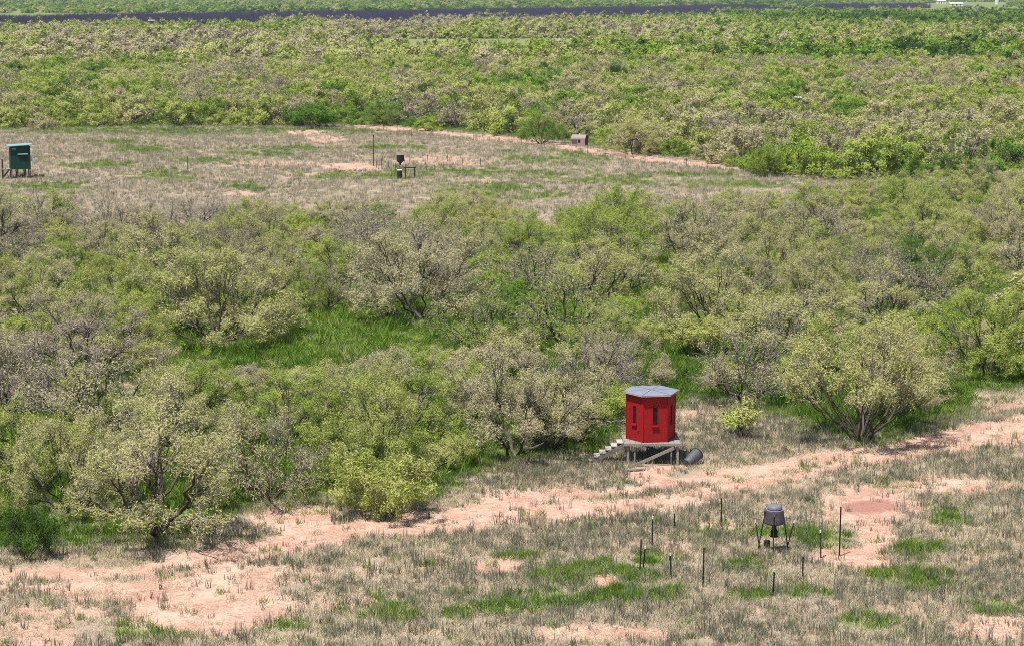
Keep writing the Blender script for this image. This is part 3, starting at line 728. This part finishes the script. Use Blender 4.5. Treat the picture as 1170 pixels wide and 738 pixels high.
M_TEAL = paint('teal_roof', (.2, .38, .38), .5, .3, scale=3, dirt=(.3, .4, .4))
M_PINKM = paint('faded_pink_metal', (.30, .235, .235), .6, .4, scale=4, dirt=(.22, .16, .14))
M_DRED = paint('dark_red_door', (.22, .02, .02), .6, .3)

def blind():
    e = empty('hunting_blind', (BX, BY, float(gz(BX, BY))), 0, 'red hexagonal hunting blind raised on a wooden platform with stairs', 'blind')
    zf, hw, Rr = .93, 1.97, 1.04
    a0 = math.radians(8)
    cs = [Vector((Rr * math.cos(a0 + k * math.pi / 3), Rr * math.sin(a0 + k * math.pi / 3), 0)) for k in range(6)]
    for k in range(6):
        p, q = cs[k], cs[(k + 1) % 6]
        mid = (p + q) / 2; nrm = Vector((mid.x, mid.y, 0)).normalized(); tx = (q - p).normalized()
        rotm = Matrix((tx, -nrm, Vector((0, 0, 1)))).transposed()      # local x along wall, y inward, z up
        def pl(x, y, z): return mid + rotm @ Vector((x, y, z)) + Vector((0, 0, zf))
        w = Rr; b = MB()
        wx = .10; wz0, wz1 = .74, 1.48; th = .04
        def bx(mb, x0, x1, z0, z1, y0, y1): mb.box(pl((x0 + x1) / 2, (y0 + y1) / 2, (z0 + z1) / 2), (x1 - x0, y1 - y0, z1 - z0), rotm)
        h2 = w / 2 - .004
        bx(b, -h2, -wx, .01, hw, 0, th); bx(b, wx, h2, .01, hw, 0, th); bx(b, -wx, wx, .01, wz0, 0, th); bx(b, -wx, wx, wz1, hw, 0, th)
        wp = b.obj('wall_panel', M_RED, e)
        g = MB(); bx(g, -wx + .003, wx - .003, wz0 + .003, wz1 - .003, .025, .034); g.obj('window_pane', M_DARK, wp)
        f = MB()
        for (x0, x1, z0, z1) in ((-wx - .035, -wx, wz0 - .035, wz1 + .035), (wx, wx + .035, wz0 - .035, wz1 + .035), (-wx, wx, wz1, wz1 + .035), (-wx, wx, wz0 - .035, wz0)):
            bx(f, x0, x1, z0, z1, -.014, .003)
        f.obj('window_frame', M_REDTRIM, wp)
        s = MB(); bx(s, -wx - .05, wx + .05, wz0 - .085, wz0 - .04, -.075, -.003); s.obj('sill', M_RED, wp)
        if k == 3:   # the door face towards the stairs
            d = MB(); bx(d, .18, .26, .40, .46, -.03, -.004); bx(d, .20, .24, .33, .40, -.022, -.004); d.obj('latch', M_REDTRIM, wp)
            d = MB(); bx(d, -.33, -.30, .05, 1.85, -.008, .002); bx(d, .30, .33, .05, 1.85, -.008, .002); bx(d, -.30, .30, 1.82, 1.85, -.008, .002); d.obj('door_trim', M_REDTRIM, wp)
        c = MB(); nr = p.normalized(); c.box(p + nr * .004 + Vector((0, 0, zf + hw / 2)), (.03, .055, hw - .02), Matrix.Rotation(math.atan2(p.y, p.x), 3, 'Z')); c.obj('corner_trim', M_RED, e)
    # roof: six sheets rising to a low peak
    Ro = Rr + .15; zt = zf + hw + .012
    rf = MB()
    oc = [Vector((Ro * math.cos(a0 + k * math.pi / 3), Ro * math.sin(a0 + k * math.pi / 3), zt)) for k in range(6)]
    for k in range(6):
        p, q = oc[k], oc[(k + 1) % 6]; rf.beam(p, q, .03, .05)
    base = rf.obj('roof_edge', M_ROOFEDGE, e)
    for k in range(6):
        p, q = oc[k] * 1.0, oc[(k + 1) % 6] * 1.0
        p = Vector((p.x * 1.02, p.y * 1.02, zt + .028)); q = Vector((q.x * 1.02, q.y * 1.02, zt + .028)); t = Vector((0, 0, zt + .075)); dn = Vector((0, 0, .014))
        sh = .996; cen = (p + q + t) / 3; p, q, t = [cen + (v - cen) * sh for v in (p, q, t)]
        MB().add([p, q, t, p - dn, q - dn, t - dn], [(0, 1, 2), (5, 4, 3), (0, 3, 4, 1), (1, 4, 5, 2), (2, 5, 3, 0)]).obj('roof_panel', M_ROOF, e)
        sm = MB(); sm.beam(oc[k] * 1.0 + Vector((0, 0, .045)), Vector((0, 0, zt + .088)), .018, .006); sm.obj('roof_seam', M_ROOF, e)
    # platform
    hp, hy = 1.13, 1.06
    for i in range(10):
        x = -hp + .115 + i * .2265
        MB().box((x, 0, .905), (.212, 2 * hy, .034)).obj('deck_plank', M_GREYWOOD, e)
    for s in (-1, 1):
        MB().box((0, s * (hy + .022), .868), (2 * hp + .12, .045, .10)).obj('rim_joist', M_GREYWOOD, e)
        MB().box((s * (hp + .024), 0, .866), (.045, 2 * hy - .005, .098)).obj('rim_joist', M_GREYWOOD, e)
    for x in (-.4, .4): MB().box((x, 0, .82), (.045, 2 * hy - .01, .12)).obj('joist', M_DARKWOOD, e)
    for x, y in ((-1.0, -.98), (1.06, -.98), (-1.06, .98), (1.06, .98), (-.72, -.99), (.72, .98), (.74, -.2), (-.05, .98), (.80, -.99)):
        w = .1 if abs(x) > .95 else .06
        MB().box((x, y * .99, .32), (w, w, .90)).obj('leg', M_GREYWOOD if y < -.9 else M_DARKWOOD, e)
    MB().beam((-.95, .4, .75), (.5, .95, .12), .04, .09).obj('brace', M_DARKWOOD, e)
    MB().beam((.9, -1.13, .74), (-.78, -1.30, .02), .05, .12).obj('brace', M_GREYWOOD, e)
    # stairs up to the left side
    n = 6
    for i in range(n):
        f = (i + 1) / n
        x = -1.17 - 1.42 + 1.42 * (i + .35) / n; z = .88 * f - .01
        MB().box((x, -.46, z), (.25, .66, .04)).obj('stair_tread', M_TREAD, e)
        MB().box((x - .085, -.46, z - .0835), (.02, .60, .125)).obj('stair_gap_shade', M_DARKWOOD, e)  # added dark board standing in for the shade in the open gap below each tread
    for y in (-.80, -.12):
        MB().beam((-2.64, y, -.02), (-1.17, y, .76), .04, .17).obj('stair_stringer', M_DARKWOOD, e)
    return e
blind()
bx_, by_ = gp(723, 538)
z_ = float(gz(bx_, by_))
tag(MB().beam((bx_ - .35, by_ - .1, z_ + .05), (bx_ + .5, by_ + .12, z_ + .06), .16, .045).obj('loose_board', M_GREYWOOD), 'short weathered board lying on the ground before the red blind', 'board')

def tipped_drum():
    X, Y = gp(785, 533)
    e = empty('tipped_drum', (X, Y, float(gz(X, Y))), 0, 'grey metal tub tipped on its side beside the red blind', 'tub')
    ax = Vector((.56, .62, .34)).normalized(); rot = Vector((0, 0, 1)).rotation_difference(ax).to_matrix().to_4x4()
    M = Matrix.Translation((0, 0, .13)) @ rot
    pr = [(.17, -.02), (.18, 0), (.2, .1), (.22, .27), (.245, .53), (.26, .74), (.26, .76), (.24, .762), (.23, .74), (.18, .1)]
    MB().lathe(pr, 20).obj('shell', M_ZINC, e, M, smooth=False)
    MB().lathe([(.267, .72), (.275, .74), (.275, .77), (.267, .785)], 20).obj('rim', M_BLACK, e, M)
    MB().lathe([(.185, -.05), (.195, -.04), (.195, -.01), (.185, 0)], 20).obj('foot_ring', M_WHITE if False else M_ZINC, e, M)
tipped_drum()

# ---------------------------------------------------------------- tripod feeder and its ring of posts
def feeder():
    X, Y = gp(884, 633)
    e = empty('game_feeder', (X, Y, float(gz(X, Y))), 0, 'dark drum game feeder on black tripod legs with a motor underneath', 'feeder'); e.scale = (.94, .94, .93)
    b = MB().lathe([(.10, 1.02), (.38, 1.12), (.405, 1.16), (.395, 1.22), (.335, 1.58), (.31, 1.63), (.25, 1.665)], 20).obj('drum', M_FEED, e)
    MB().lathe([(.315, 1.60), (.325, 1.615), (.325, 1.64), (.31, 1.65)], 20).obj('rim_band', M_LID, b)
    MB().lathe([(.245, 1.655), (.275, 1.68), (.265, 1.75), (.235, 1.79), (.1, 1.815), (.02, 1.82)], 16).obj('lid', M_LID, e)
    MB().lathe([(.07, .80), (.085, .84), (.085, .99), (.10, 1.03)], 12).obj('funnel_neck', M_BLACK, e)
    m = MB().box((0, 0, .73), (.24, .24, .24)).obj('motor_box', M_BLACK, e, bevel=.02)
    MB().lathe([(.16, .60), (.165, .605), (.165, .615), (.16, .62)], 14).obj('spinner_plate', M_BLACK, m)
    for k, a in enumerate((math.radians(-100), math.radians(22), math.radians(157))):
        c, s = math.cos(a), math.sin(a)
        lg = MB().tube([(.335 * c, .335 * s, 1.60), (.42 * c, .42 * s, 1.15), (.62 * c, .62 * s, -.08)], .022, 6).obj('leg', M_BLACK, e)
        MB().box((.355 * c, .355 * s, 1.52), (.05, .05, .12)).obj('bracket', M_LID, lg)
    MB().beam((.33, -.05, 1.34), (.58, -.1, 1.33), .02, .02).obj('crank_rod', M_BLACK, e)
    MB().box((-.36, -.05, 1.5), (.08, .06, .16)).obj('hanger', M_BLACK, e)
    x2, y2 = gp(876, 629)
    t = MB().lathe([(.09, 0), (.11, .02), (.115, .28), (.11, .30), (.05, .31)], 12).obj('bucket', M_CREO); t.location = (x2, y2, float(gz(x2, y2)) - .01)
    tag(t, 'small black bucket on the ground under the game feeder', 'bucket')
    x3, y3 = gp(893, 634)
    t = MB().lathe([(.1, 0), (.15, .03), (.13, .13), (.06, .2)], 9).obj('stone', M_BLACK); t.location = (x3, y3, float(gz(x3, y3)) - .02)
    tag(t, 'dark lump on the ground beside one tripod leg of the feeder', 'stone')
feeder()
POSTP = None
def tpost(px, top, bot, label, group, tip=False, lean=(0, 0), hmul=1.0, thick=1.0, hm=None):
    X, Y = gp(px, bot); h = (bot - top) / ppm(bot) / .97 * hmul if hm is None else hm
    e = empty('fence_post', (X, Y, float(gz(X, Y)) - .02), R.uniform(-.5, .5), label, 'post', group)
    lx, ly = lean
    b = MB(); a = Vector((0, 0, -.15)); t = Vector((lx, ly, h))
    b.beam(a, t, .05 * thick, .012, (0, 1, 0)); b.beam(a + Vector((0, .021 * thick, 0)), t + Vector((0, .021 * thick, 0)), .012, .036 * thick, (0, 1, 0))
    d = (t - a).normalized()
    for i in range(4): b.box(Vector((0, -.012, 0)) + Vector((lx, ly, h)) * (.3 + .18 * i), (.03, .014, .02))
    b.obj('stake', M_POST, e)
    if tip: MB().beam(t - d * .085, t + d * .01, .05 * thick, .05 * thick, (0, 1, 0)).obj('painted_tip', M_WHITE, e)
    return X, Y, h
ringlab = 'plain black steel post in the ring around the game feeder'
ringtip = 'white-tipped black steel post in the ring around the game feeder'
G1 = 'steel posts ringing the game feeder'
ring = []
for px, a, b, tip in ((824, 570, 601, 0), (771, 588, 606, 0), (745, 593, 628, 1), (731, 619, 657, 0), (767, 634, 664, 1), (803, 628, 674, 0), (883, 653, 684, 1), (917, 639, 664, 0), (938, 608, 639, 1), (959, 581, 637, 0)):
    ring.append(tpost(px, a, b, ringtip if tip else ringlab, G1, bool(tip), (R.gauss(0, .03), R.gauss(0, .03))))
tpost(734, 626, 655, 'short white-tipped post leaning against another post of the ring', None, True, (.10, .0), thick=.8)
tpost(869, 597, 631, 'white-tipped post leaning across one leg of the game feeder beside the black bucket', None, True, (-.22, .02), thick=.8)
tpost(897, 597, 632, 'white-tipped post leaning across the feeder leg beside the dark lump', None, True, (.30, .02), thick=.8)
def wire_panel(a, b, label):
    X0, Y0, _ = a; X1, Y1, _ = b
    e = empty('wire_panel', ((X0 + X1) / 2, (Y0 + Y1) / 2, 0), 0, label, 'wire fence', 'wire panels strung round the game feeder')
    L_ = math.hypot(X1 - X0, Y1 - Y0); n = max(2, int(L_ / .2)); z0, z1 = float(gz(X0, Y0)), float(gz(X1, Y1))
    vx, vy = (X1 - X0) / 2, (Y1 - Y0) / 2; hw = MB(); vw = MB()
    for h in (.08, .25, .42, .60, .80): hw.tube([(-vx, -vy, z0 + h), (vx, vy, z1 + h)], .004, 3, False)
    for i in range(n + 1):
        f = -1 + 2 * i / n; z = z0 + (z1 - z0) * (f + 1) / 2
        vw.tube([(vx * f, vy * f, z + .03), (vx * f, vy * f, z + .84)], .004, 3, False)
    hw.obj('strand', M_ZINC, e); vw.obj('stay_wire', M_ZINC, e)
for i in range(len(ring)):
    if i in (4, 5, 6, 7): wire_panel(ring[i], ring[(i + 1) % len(ring)], 'thin wire mesh panel between the posts around the game feeder')

# ---------------------------------------------------------------- far clearing: green box blind, feeder, frame, posts, hut
def green_blind():
    X, Y = gp(23.5, 204.5)
    e = empty('box_blind', (X, Y, float(gz(X, Y))), math.radians(19), 'dark green box blind on stilts with pale teal roof', 'blind')
    w, d, h, z = 2.0, 1.7, 2.35, .95
    for nm, c, s in (('front_wall', (0, -d / 2, z + h / 2), (w, .05, h)), ('rear_wall', (0, d / 2, z + h / 2), (w, .05, h)), ('side_wall', (-w / 2 + .027, 0, z + h / 2), (.05, d - .055, h)), ('side_wall', (w / 2 - .027, 0, z + h / 2), (.05, d - .055, h)), ('floor_board', (0, 0, z + .02), (w - .12, d - .06, .05))):
        MB().box(c, s).obj(nm, M_GREENP, e)
    fr = [o for o in e.children if o.name.startswith('front_wall')][0]
    MB().box((.22, -d / 2 - .035, z + 1.42), (.95, .018, .26)).obj('window_slot', M_DARK, fr)
    MB().box((.22, -d / 2 - .11, z + 1.55), (1.0, .16, .05), Matrix.Rotation(.35, 3, 'X')).obj('window_flap', M_TEAL, fr)
    MB().box((-.62, -d / 2 - .035, z + 2.1), (.42, .02, .12)).obj('vent_flap', M_TEAL, fr)
    sw = [o for o in e.children if o.name.startswith('side_wall')][0]
    MB().box((-w / 2 - .012, -.1, z + .95), (.02, .75, 1.7)).obj('door', M_GREENP, sw)
    MB().box((0, 0, z + h + .10), (w + .5, d + .45, .07), Matrix.Rotation(-.05, 3, 'Y')).obj('roof', M_TEAL, e)
    for sx in (-.92, -.35, .45, .92):
        for sy in (-.75, .75): MB().box((sx, sy, z / 2 - .1), (.1, .1, z + .2)).obj('leg', M_CREO, e)
    MB().box((-1.42, -.1, z + .0), (.82, 1.0, .07)).obj('landing', M_GREYWOOD, e)
    for sy in (-.5, .3): MB().box((-1.78, sy, z / 2 - .1 + .5), (.09, .09, z + 1.2)).obj('rail_post', M_CREO, e)
    MB().box((-1.78, -.1, z + .95), (.06, .8, .1)).obj('rail', M_CREO, e)
    MB().beam((-1.95, -.65, -.05), (-1.15, -.65, z), .05, .16).obj('stair_stringer', M_CREO, e)
green_blind()
def far_feeder():
    X, Y = gp(457.5, 192.5)
    e = empty('game_feeder', (X, Y, float(gz(X, Y))), 0, 'black funnel-bottomed game feeder standing in the far clearing', 'feeder')
    MB().lathe([(.06, .45), (.12, .55), (.40, .80), (.42, .84), (.42, 1.42), (.38, 1.45)], 16).obj('drum', M_BLACK, e)
    MB().lathe([(.43, 1.44), (.44, 1.47), (.3, 1.53), (.05, 1.56)], 16).obj('lid', M_LID, e)
    MB().box((0, 0, .42), (.15, .15, .14)).obj('motor_box', M_BLACK, e)
    for a in (-100, 20, 140):
        c, s = math.cos(math.radians(a)), math.sin(math.radians(a)); MB().tube([(.41 * c, .41 * s, 1.2), (.62 * c, .62 * s, -.08)], .025, 5).obj('leg', M_BLACK, e)
    X, Y = gp(456.7, 205)
    b = empty('feed_barrel', (X, Y, float(gz(X, Y))), 0, 'small black barrel standing by a wooden frame in the far clearing', 'barrel')
    MB().lathe([(.25, 0), (.27, .03), (.27, .28), (.255, .30), (.27, .32), (.27, .58), (.255, .60), (.27, .62), (.26, .88), (.2, .89)], 16).obj('shell', M_BLACK, b)
    MB().lathe([(.28, .88), (.285, .9), (.285, .94), (.26, .96)], 16).obj('lid', M_WHITE, b)
    X, Y = gp(468.5, 205)
    f = empty('wooden_frame', (X, Y, float(gz(X, Y))), .1, 'dark post-and-beam wooden frame beside the black barrel in far clearing', 'frame')
    for s in (-.48, .48):
        MB().box((s, 0, .52), (.14, .14, 1.2)).obj('post', M_CREO, f); 
    MB().box((0, 0, 1.10 + .07), (1.3, .16, .1)).obj('beam', M_CREO, f)
    MB().box((0, .3, 1.10 + .05), (1.2, .06, .08)).obj('beam', M_CREO, f)
    for s in (-.48, .48): MB().box((s, .3, .5), (.1, .1, 1.2)).obj('post', M_CREO, f)
far_feeder()
G2 = 'posts around the far feeder'
for px, a, b in ((436, 181, 192), (444, 183.5, 192.5), (452, 186, 194), (468.5, 177, 186), (489, 177, 185), (487, 185, 195), (507, 185, 194.5), (528, 181, 191), (549, 181, 190), (511, 177, 184), (430.5, 184, 192)):
    tpost(px, a, b, 'thin dark post standing near the black feeder in the far clearing', G2, False, (R.gauss(0, .03), 0), thick=1.3)
G3 = 'posts of the fence along the far dirt road'
for px, b in ((438, 150.5), (454, 150.5), (470, 159), (494, 158), (518, 161), (541, 162.5), (552, 163.5), (570, 165), (596, 168), (622, 170), (650, 174), (671, 176.5), (692, 179), (714, 182), (737, 185), (760, 188.5), (784, 192), (808, 195), (834, 199.5), (858, 203)):
    tpost(px, b - 8.5, b, 'thin fence post in the row along the far dirt road', G3, False, (R.gauss(0, .03), 0), thick=1.0, hm=1.15)
tpost(214.5, 180, 196.5, 'lone fence post with a knob on top in the dry far clearing', None, False, thick=1.4)
def pole():
    X, Y = gp(426.5, 189)
    e = empty('tall_pole', (X, Y, float(gz(X, Y))), 0, 'tall thin dark pole beside the red soil patch in the far clearing', 'pole')
    MB().tube([(0, 0, -.2), (.03, 0, 1.6), (.05, 0, 3.35)], [.05, .045, .035], 7).obj('shaft', M_BLACK, e)
    MB().box((.05, 0, 3.3), (.13, .1, .25)).obj('cap', M_BLACK, e)
pole()
def logs():
    for i in range(7):
        X, Y = gp(384 + i * 5.2 + R.uniform(-2, 2), 195.2 + R.uniform(-.8, .8)); r = R.uniform(.12, .24); b = MB(); n = 7
        for k in range(1): b.lathe([(r * .7, -.05), (r, .05), (r * .9, r * .7), (r * .4, r * 1.15)], n)
        o = b.obj('stone', M_DARKWOOD); o.location = (X, Y, float(gz(X, Y))); o.rotation_euler = (R.uniform(-.2, .2), R.uniform(-.2, .2), R.uniform(0, 6))
        o.scale = (R.uniform(.9, 1.6), R.uniform(.8, 1.2), 1); tag(o, 'small dark stone in the row edging the red soil patch', 'stone', 'stones edging the far red soil patch')
logs()
def hut():
    X, Y = gp(662.5, 167)
    e = empty('rounded_hut', (X, Y, float(gz(X, Y))), math.radians(-20), 'small round-roofed pinkish metal hut with dark red end beside the road', 'hut')
    w, d, h, r = 1.75, 1.3, .85, .65
    MB().box((0, -d / 2, h / 2), (w, .04, h)).obj('side_wall', M_PINKM, e); MB().box((0, d / 2, h / 2), (w, .04, h)).obj('side_wall', M_PINKM, e)
    n = 10; V = []; F = []
    for i in range(n + 1):
        a = math.pi * i / n
        for x in (-w / 2 - .05, w / 2 + .05):
            for q in (r + .03, r - .005): V.append((x, -q * math.cos(a), h + .004 + q * .78 * math.sin(a)))
    for i in range(n):
        k = i * 4; F += [(k, k + 2, k + 6, k + 4), (k + 1, k + 5, k + 7, k + 3), (k, k + 4, k + 5, k + 1), (k + 2, k + 3, k + 7, k + 6)]
    F += [(0, 1, 3, 2), (n * 4, n * 4 + 2, n * 4 + 3, n * 4 + 1)]
    MB().add(V, F).obj('roof', M_PINKM, e)
    for s in (-1, 1):
        V = [(s * w / 2, -r, 0), (s * w / 2, r, 0)] + [(s * w / 2, r * math.cos(math.pi * i / n), h + r * .76 * math.sin(math.pi * i / n)) for i in range(n + 1)]
        V2 = [(v[0] - s * .04, v[1], v[2]) for v in V]; m = len(V)
        MB().add(V + V2, [tuple(range(m)), tuple(range(2 * m - 1, m - 1, -1))] + [(i, (i + 1) % m, m + (i + 1) % m, m + i) for i in range(m)]).obj('end_wall', M_DRED, e)
    sw = [o for o in e.children if o.name.startswith('side_wall')][0]
    MB().box((.12, -d / 2 - .03, .62), (.32, .02, .36)).obj('window', M_DARK, sw)
    MB().box((-.55, -d / 2 - .12, .82), (.75, .22, .04)).obj('awning', M_DARKWOOD, sw)
    MB().box((-.98, -d / 2 - .2, .4), (.07, .07, .85)).obj('awning_post', M_DARKWOOD, e)
    MB().box((0, 0, h + r * .78 + .08), (.14, .14, .14)).obj('vent', M_WHITE, e)
hut()
def stilt_box(px, by, w, h, z, mat, roofm, label, roofover=.25):
    X, Y = gp(px, by)
    e = empty('box_blind', (X, Y, float(gz(X, Y))), R.uniform(-.3, .3), label, 'blind')
    MB().box((0, 0, z + h / 2), (w, w * .9, h)).obj('cabin', mat, e)
    MB().box((0, 0, z + h + .06), (w + roofover, w * .9 + roofover, .1), Matrix.Rotation(.06, 3, 'X')).obj('roof', roofm, e)
    MB().box((0, -w * .45 - .02, z + h * .6), (w * .5, .03, h * .25)).obj('window', M_DARK, e)
    for sx in (-1, 1):
        for sy in (-1, 1): MB().box((sx * w * .42, sy * w * .38, z / 2 - .1), (.12, .12, z + .2)).obj('leg', M_DARKWOOD, e)
stilt_box(910, 133, 1.1, 1.5, 1.4, M_GREYWOOD, M_WHITE, 'white-roofed box blind half hidden among the mesquites')
stilt_box(918.5, 132, 1.0, .9, 1.3, M_GREENP, M_WHITE, 'lower white-roofed box beside the half hidden box blind')
stilt_box(173.5, 38.5, 2.2, 2.3, 3.2, M_GREYWOOD, M_WHITE, 'grey stilt blind with white roof far off before the dark bare band', .5)

# distant ranch buildings
def barn(px, by, w, d, h, rh, mat, roofm, label, cat='building', rz=0):
    X, Y = gp(px, by)
    e = empty('ranch_building', (X, Y, 0), rz, label, cat)
    MB().box((0, 0, h / 2), (w, d, h)).obj('wall', mat, e)
    o = .4; V = [(-w / 2 - o, -d / 2 - o, h + .02), (w / 2 + o, -d / 2 - o, h + .02), (w / 2 + o, d / 2 + o, h + .02), (-w / 2 - o, d / 2 + o, h + .02), (-w / 2 - o, 0, h + rh), (w / 2 + o, 0, h + rh)]
    MB().add(V, [(0, 1, 5, 4), (2, 3, 4, 5), (0, 4, 3), (1, 2, 5), (3, 2, 1, 0)]).obj('roof', roofm, e)
    for i in range(3): MB().box((-w * .3 + i * w * .3, -d / 2 - .05, h * .45), (w * .1, .08, h * .5)).obj('window', M_DARK, e)
barn(1075, 5.2, 9, 7, 3.8, 2.4, M_WHITE, M_WHITE, 'white gabled ranch house on the distant plain')
barn(1092, 7.2, 13, 7, 2.4, 1.0, M_WHITE, M_WHITE, 'long low white ranch shed on the distant plain')
def silo():
    X, Y = gp(1139, 5.6)
    e = empty('white_silo', (X, Y, 0), 0, 'slender white silo beside the distant ranch buildings', 'silo')
    MB().lathe([(2.2, 0), (2.2, 6.2)], 16).obj('shell', M_WHITE, e); MB().lathe([(2.3, 6.2), (1.2, 7.2), (.2, 7.7)], 16).obj('cap', M_WHITE, e)
silo()
print('TREES', len(TREES), 'cand', len(CAND), 'far', n1, 'tris', sum(len(m.polygons) for m in bpy.data.meshes))

# ---------------------------------------------------------------- air: faint even haze over the whole plain
def haze():
    m, nt, out = newmat('pale_air')
    v = N(nt, 'ShaderNodeVolumePrincipled'); v.inputs['Color'].default_value = (.72, .84, 1.0, 1); v.inputs['Density'].default_value = HAZE_DENSITY; v.inputs['Anisotropy'].default_value = .2
    L(nt, v.outputs[0], out.inputs['Volume'])
    o = MB().box((0, 12000, 10.2), (33000, 37000, 24.4)).obj('haze', m); tag(o, kind='stuff', label='faint bluish haze lying over the distant plain', cat='haze')
HAZE_DENSITY = 7.5e-5
haze()
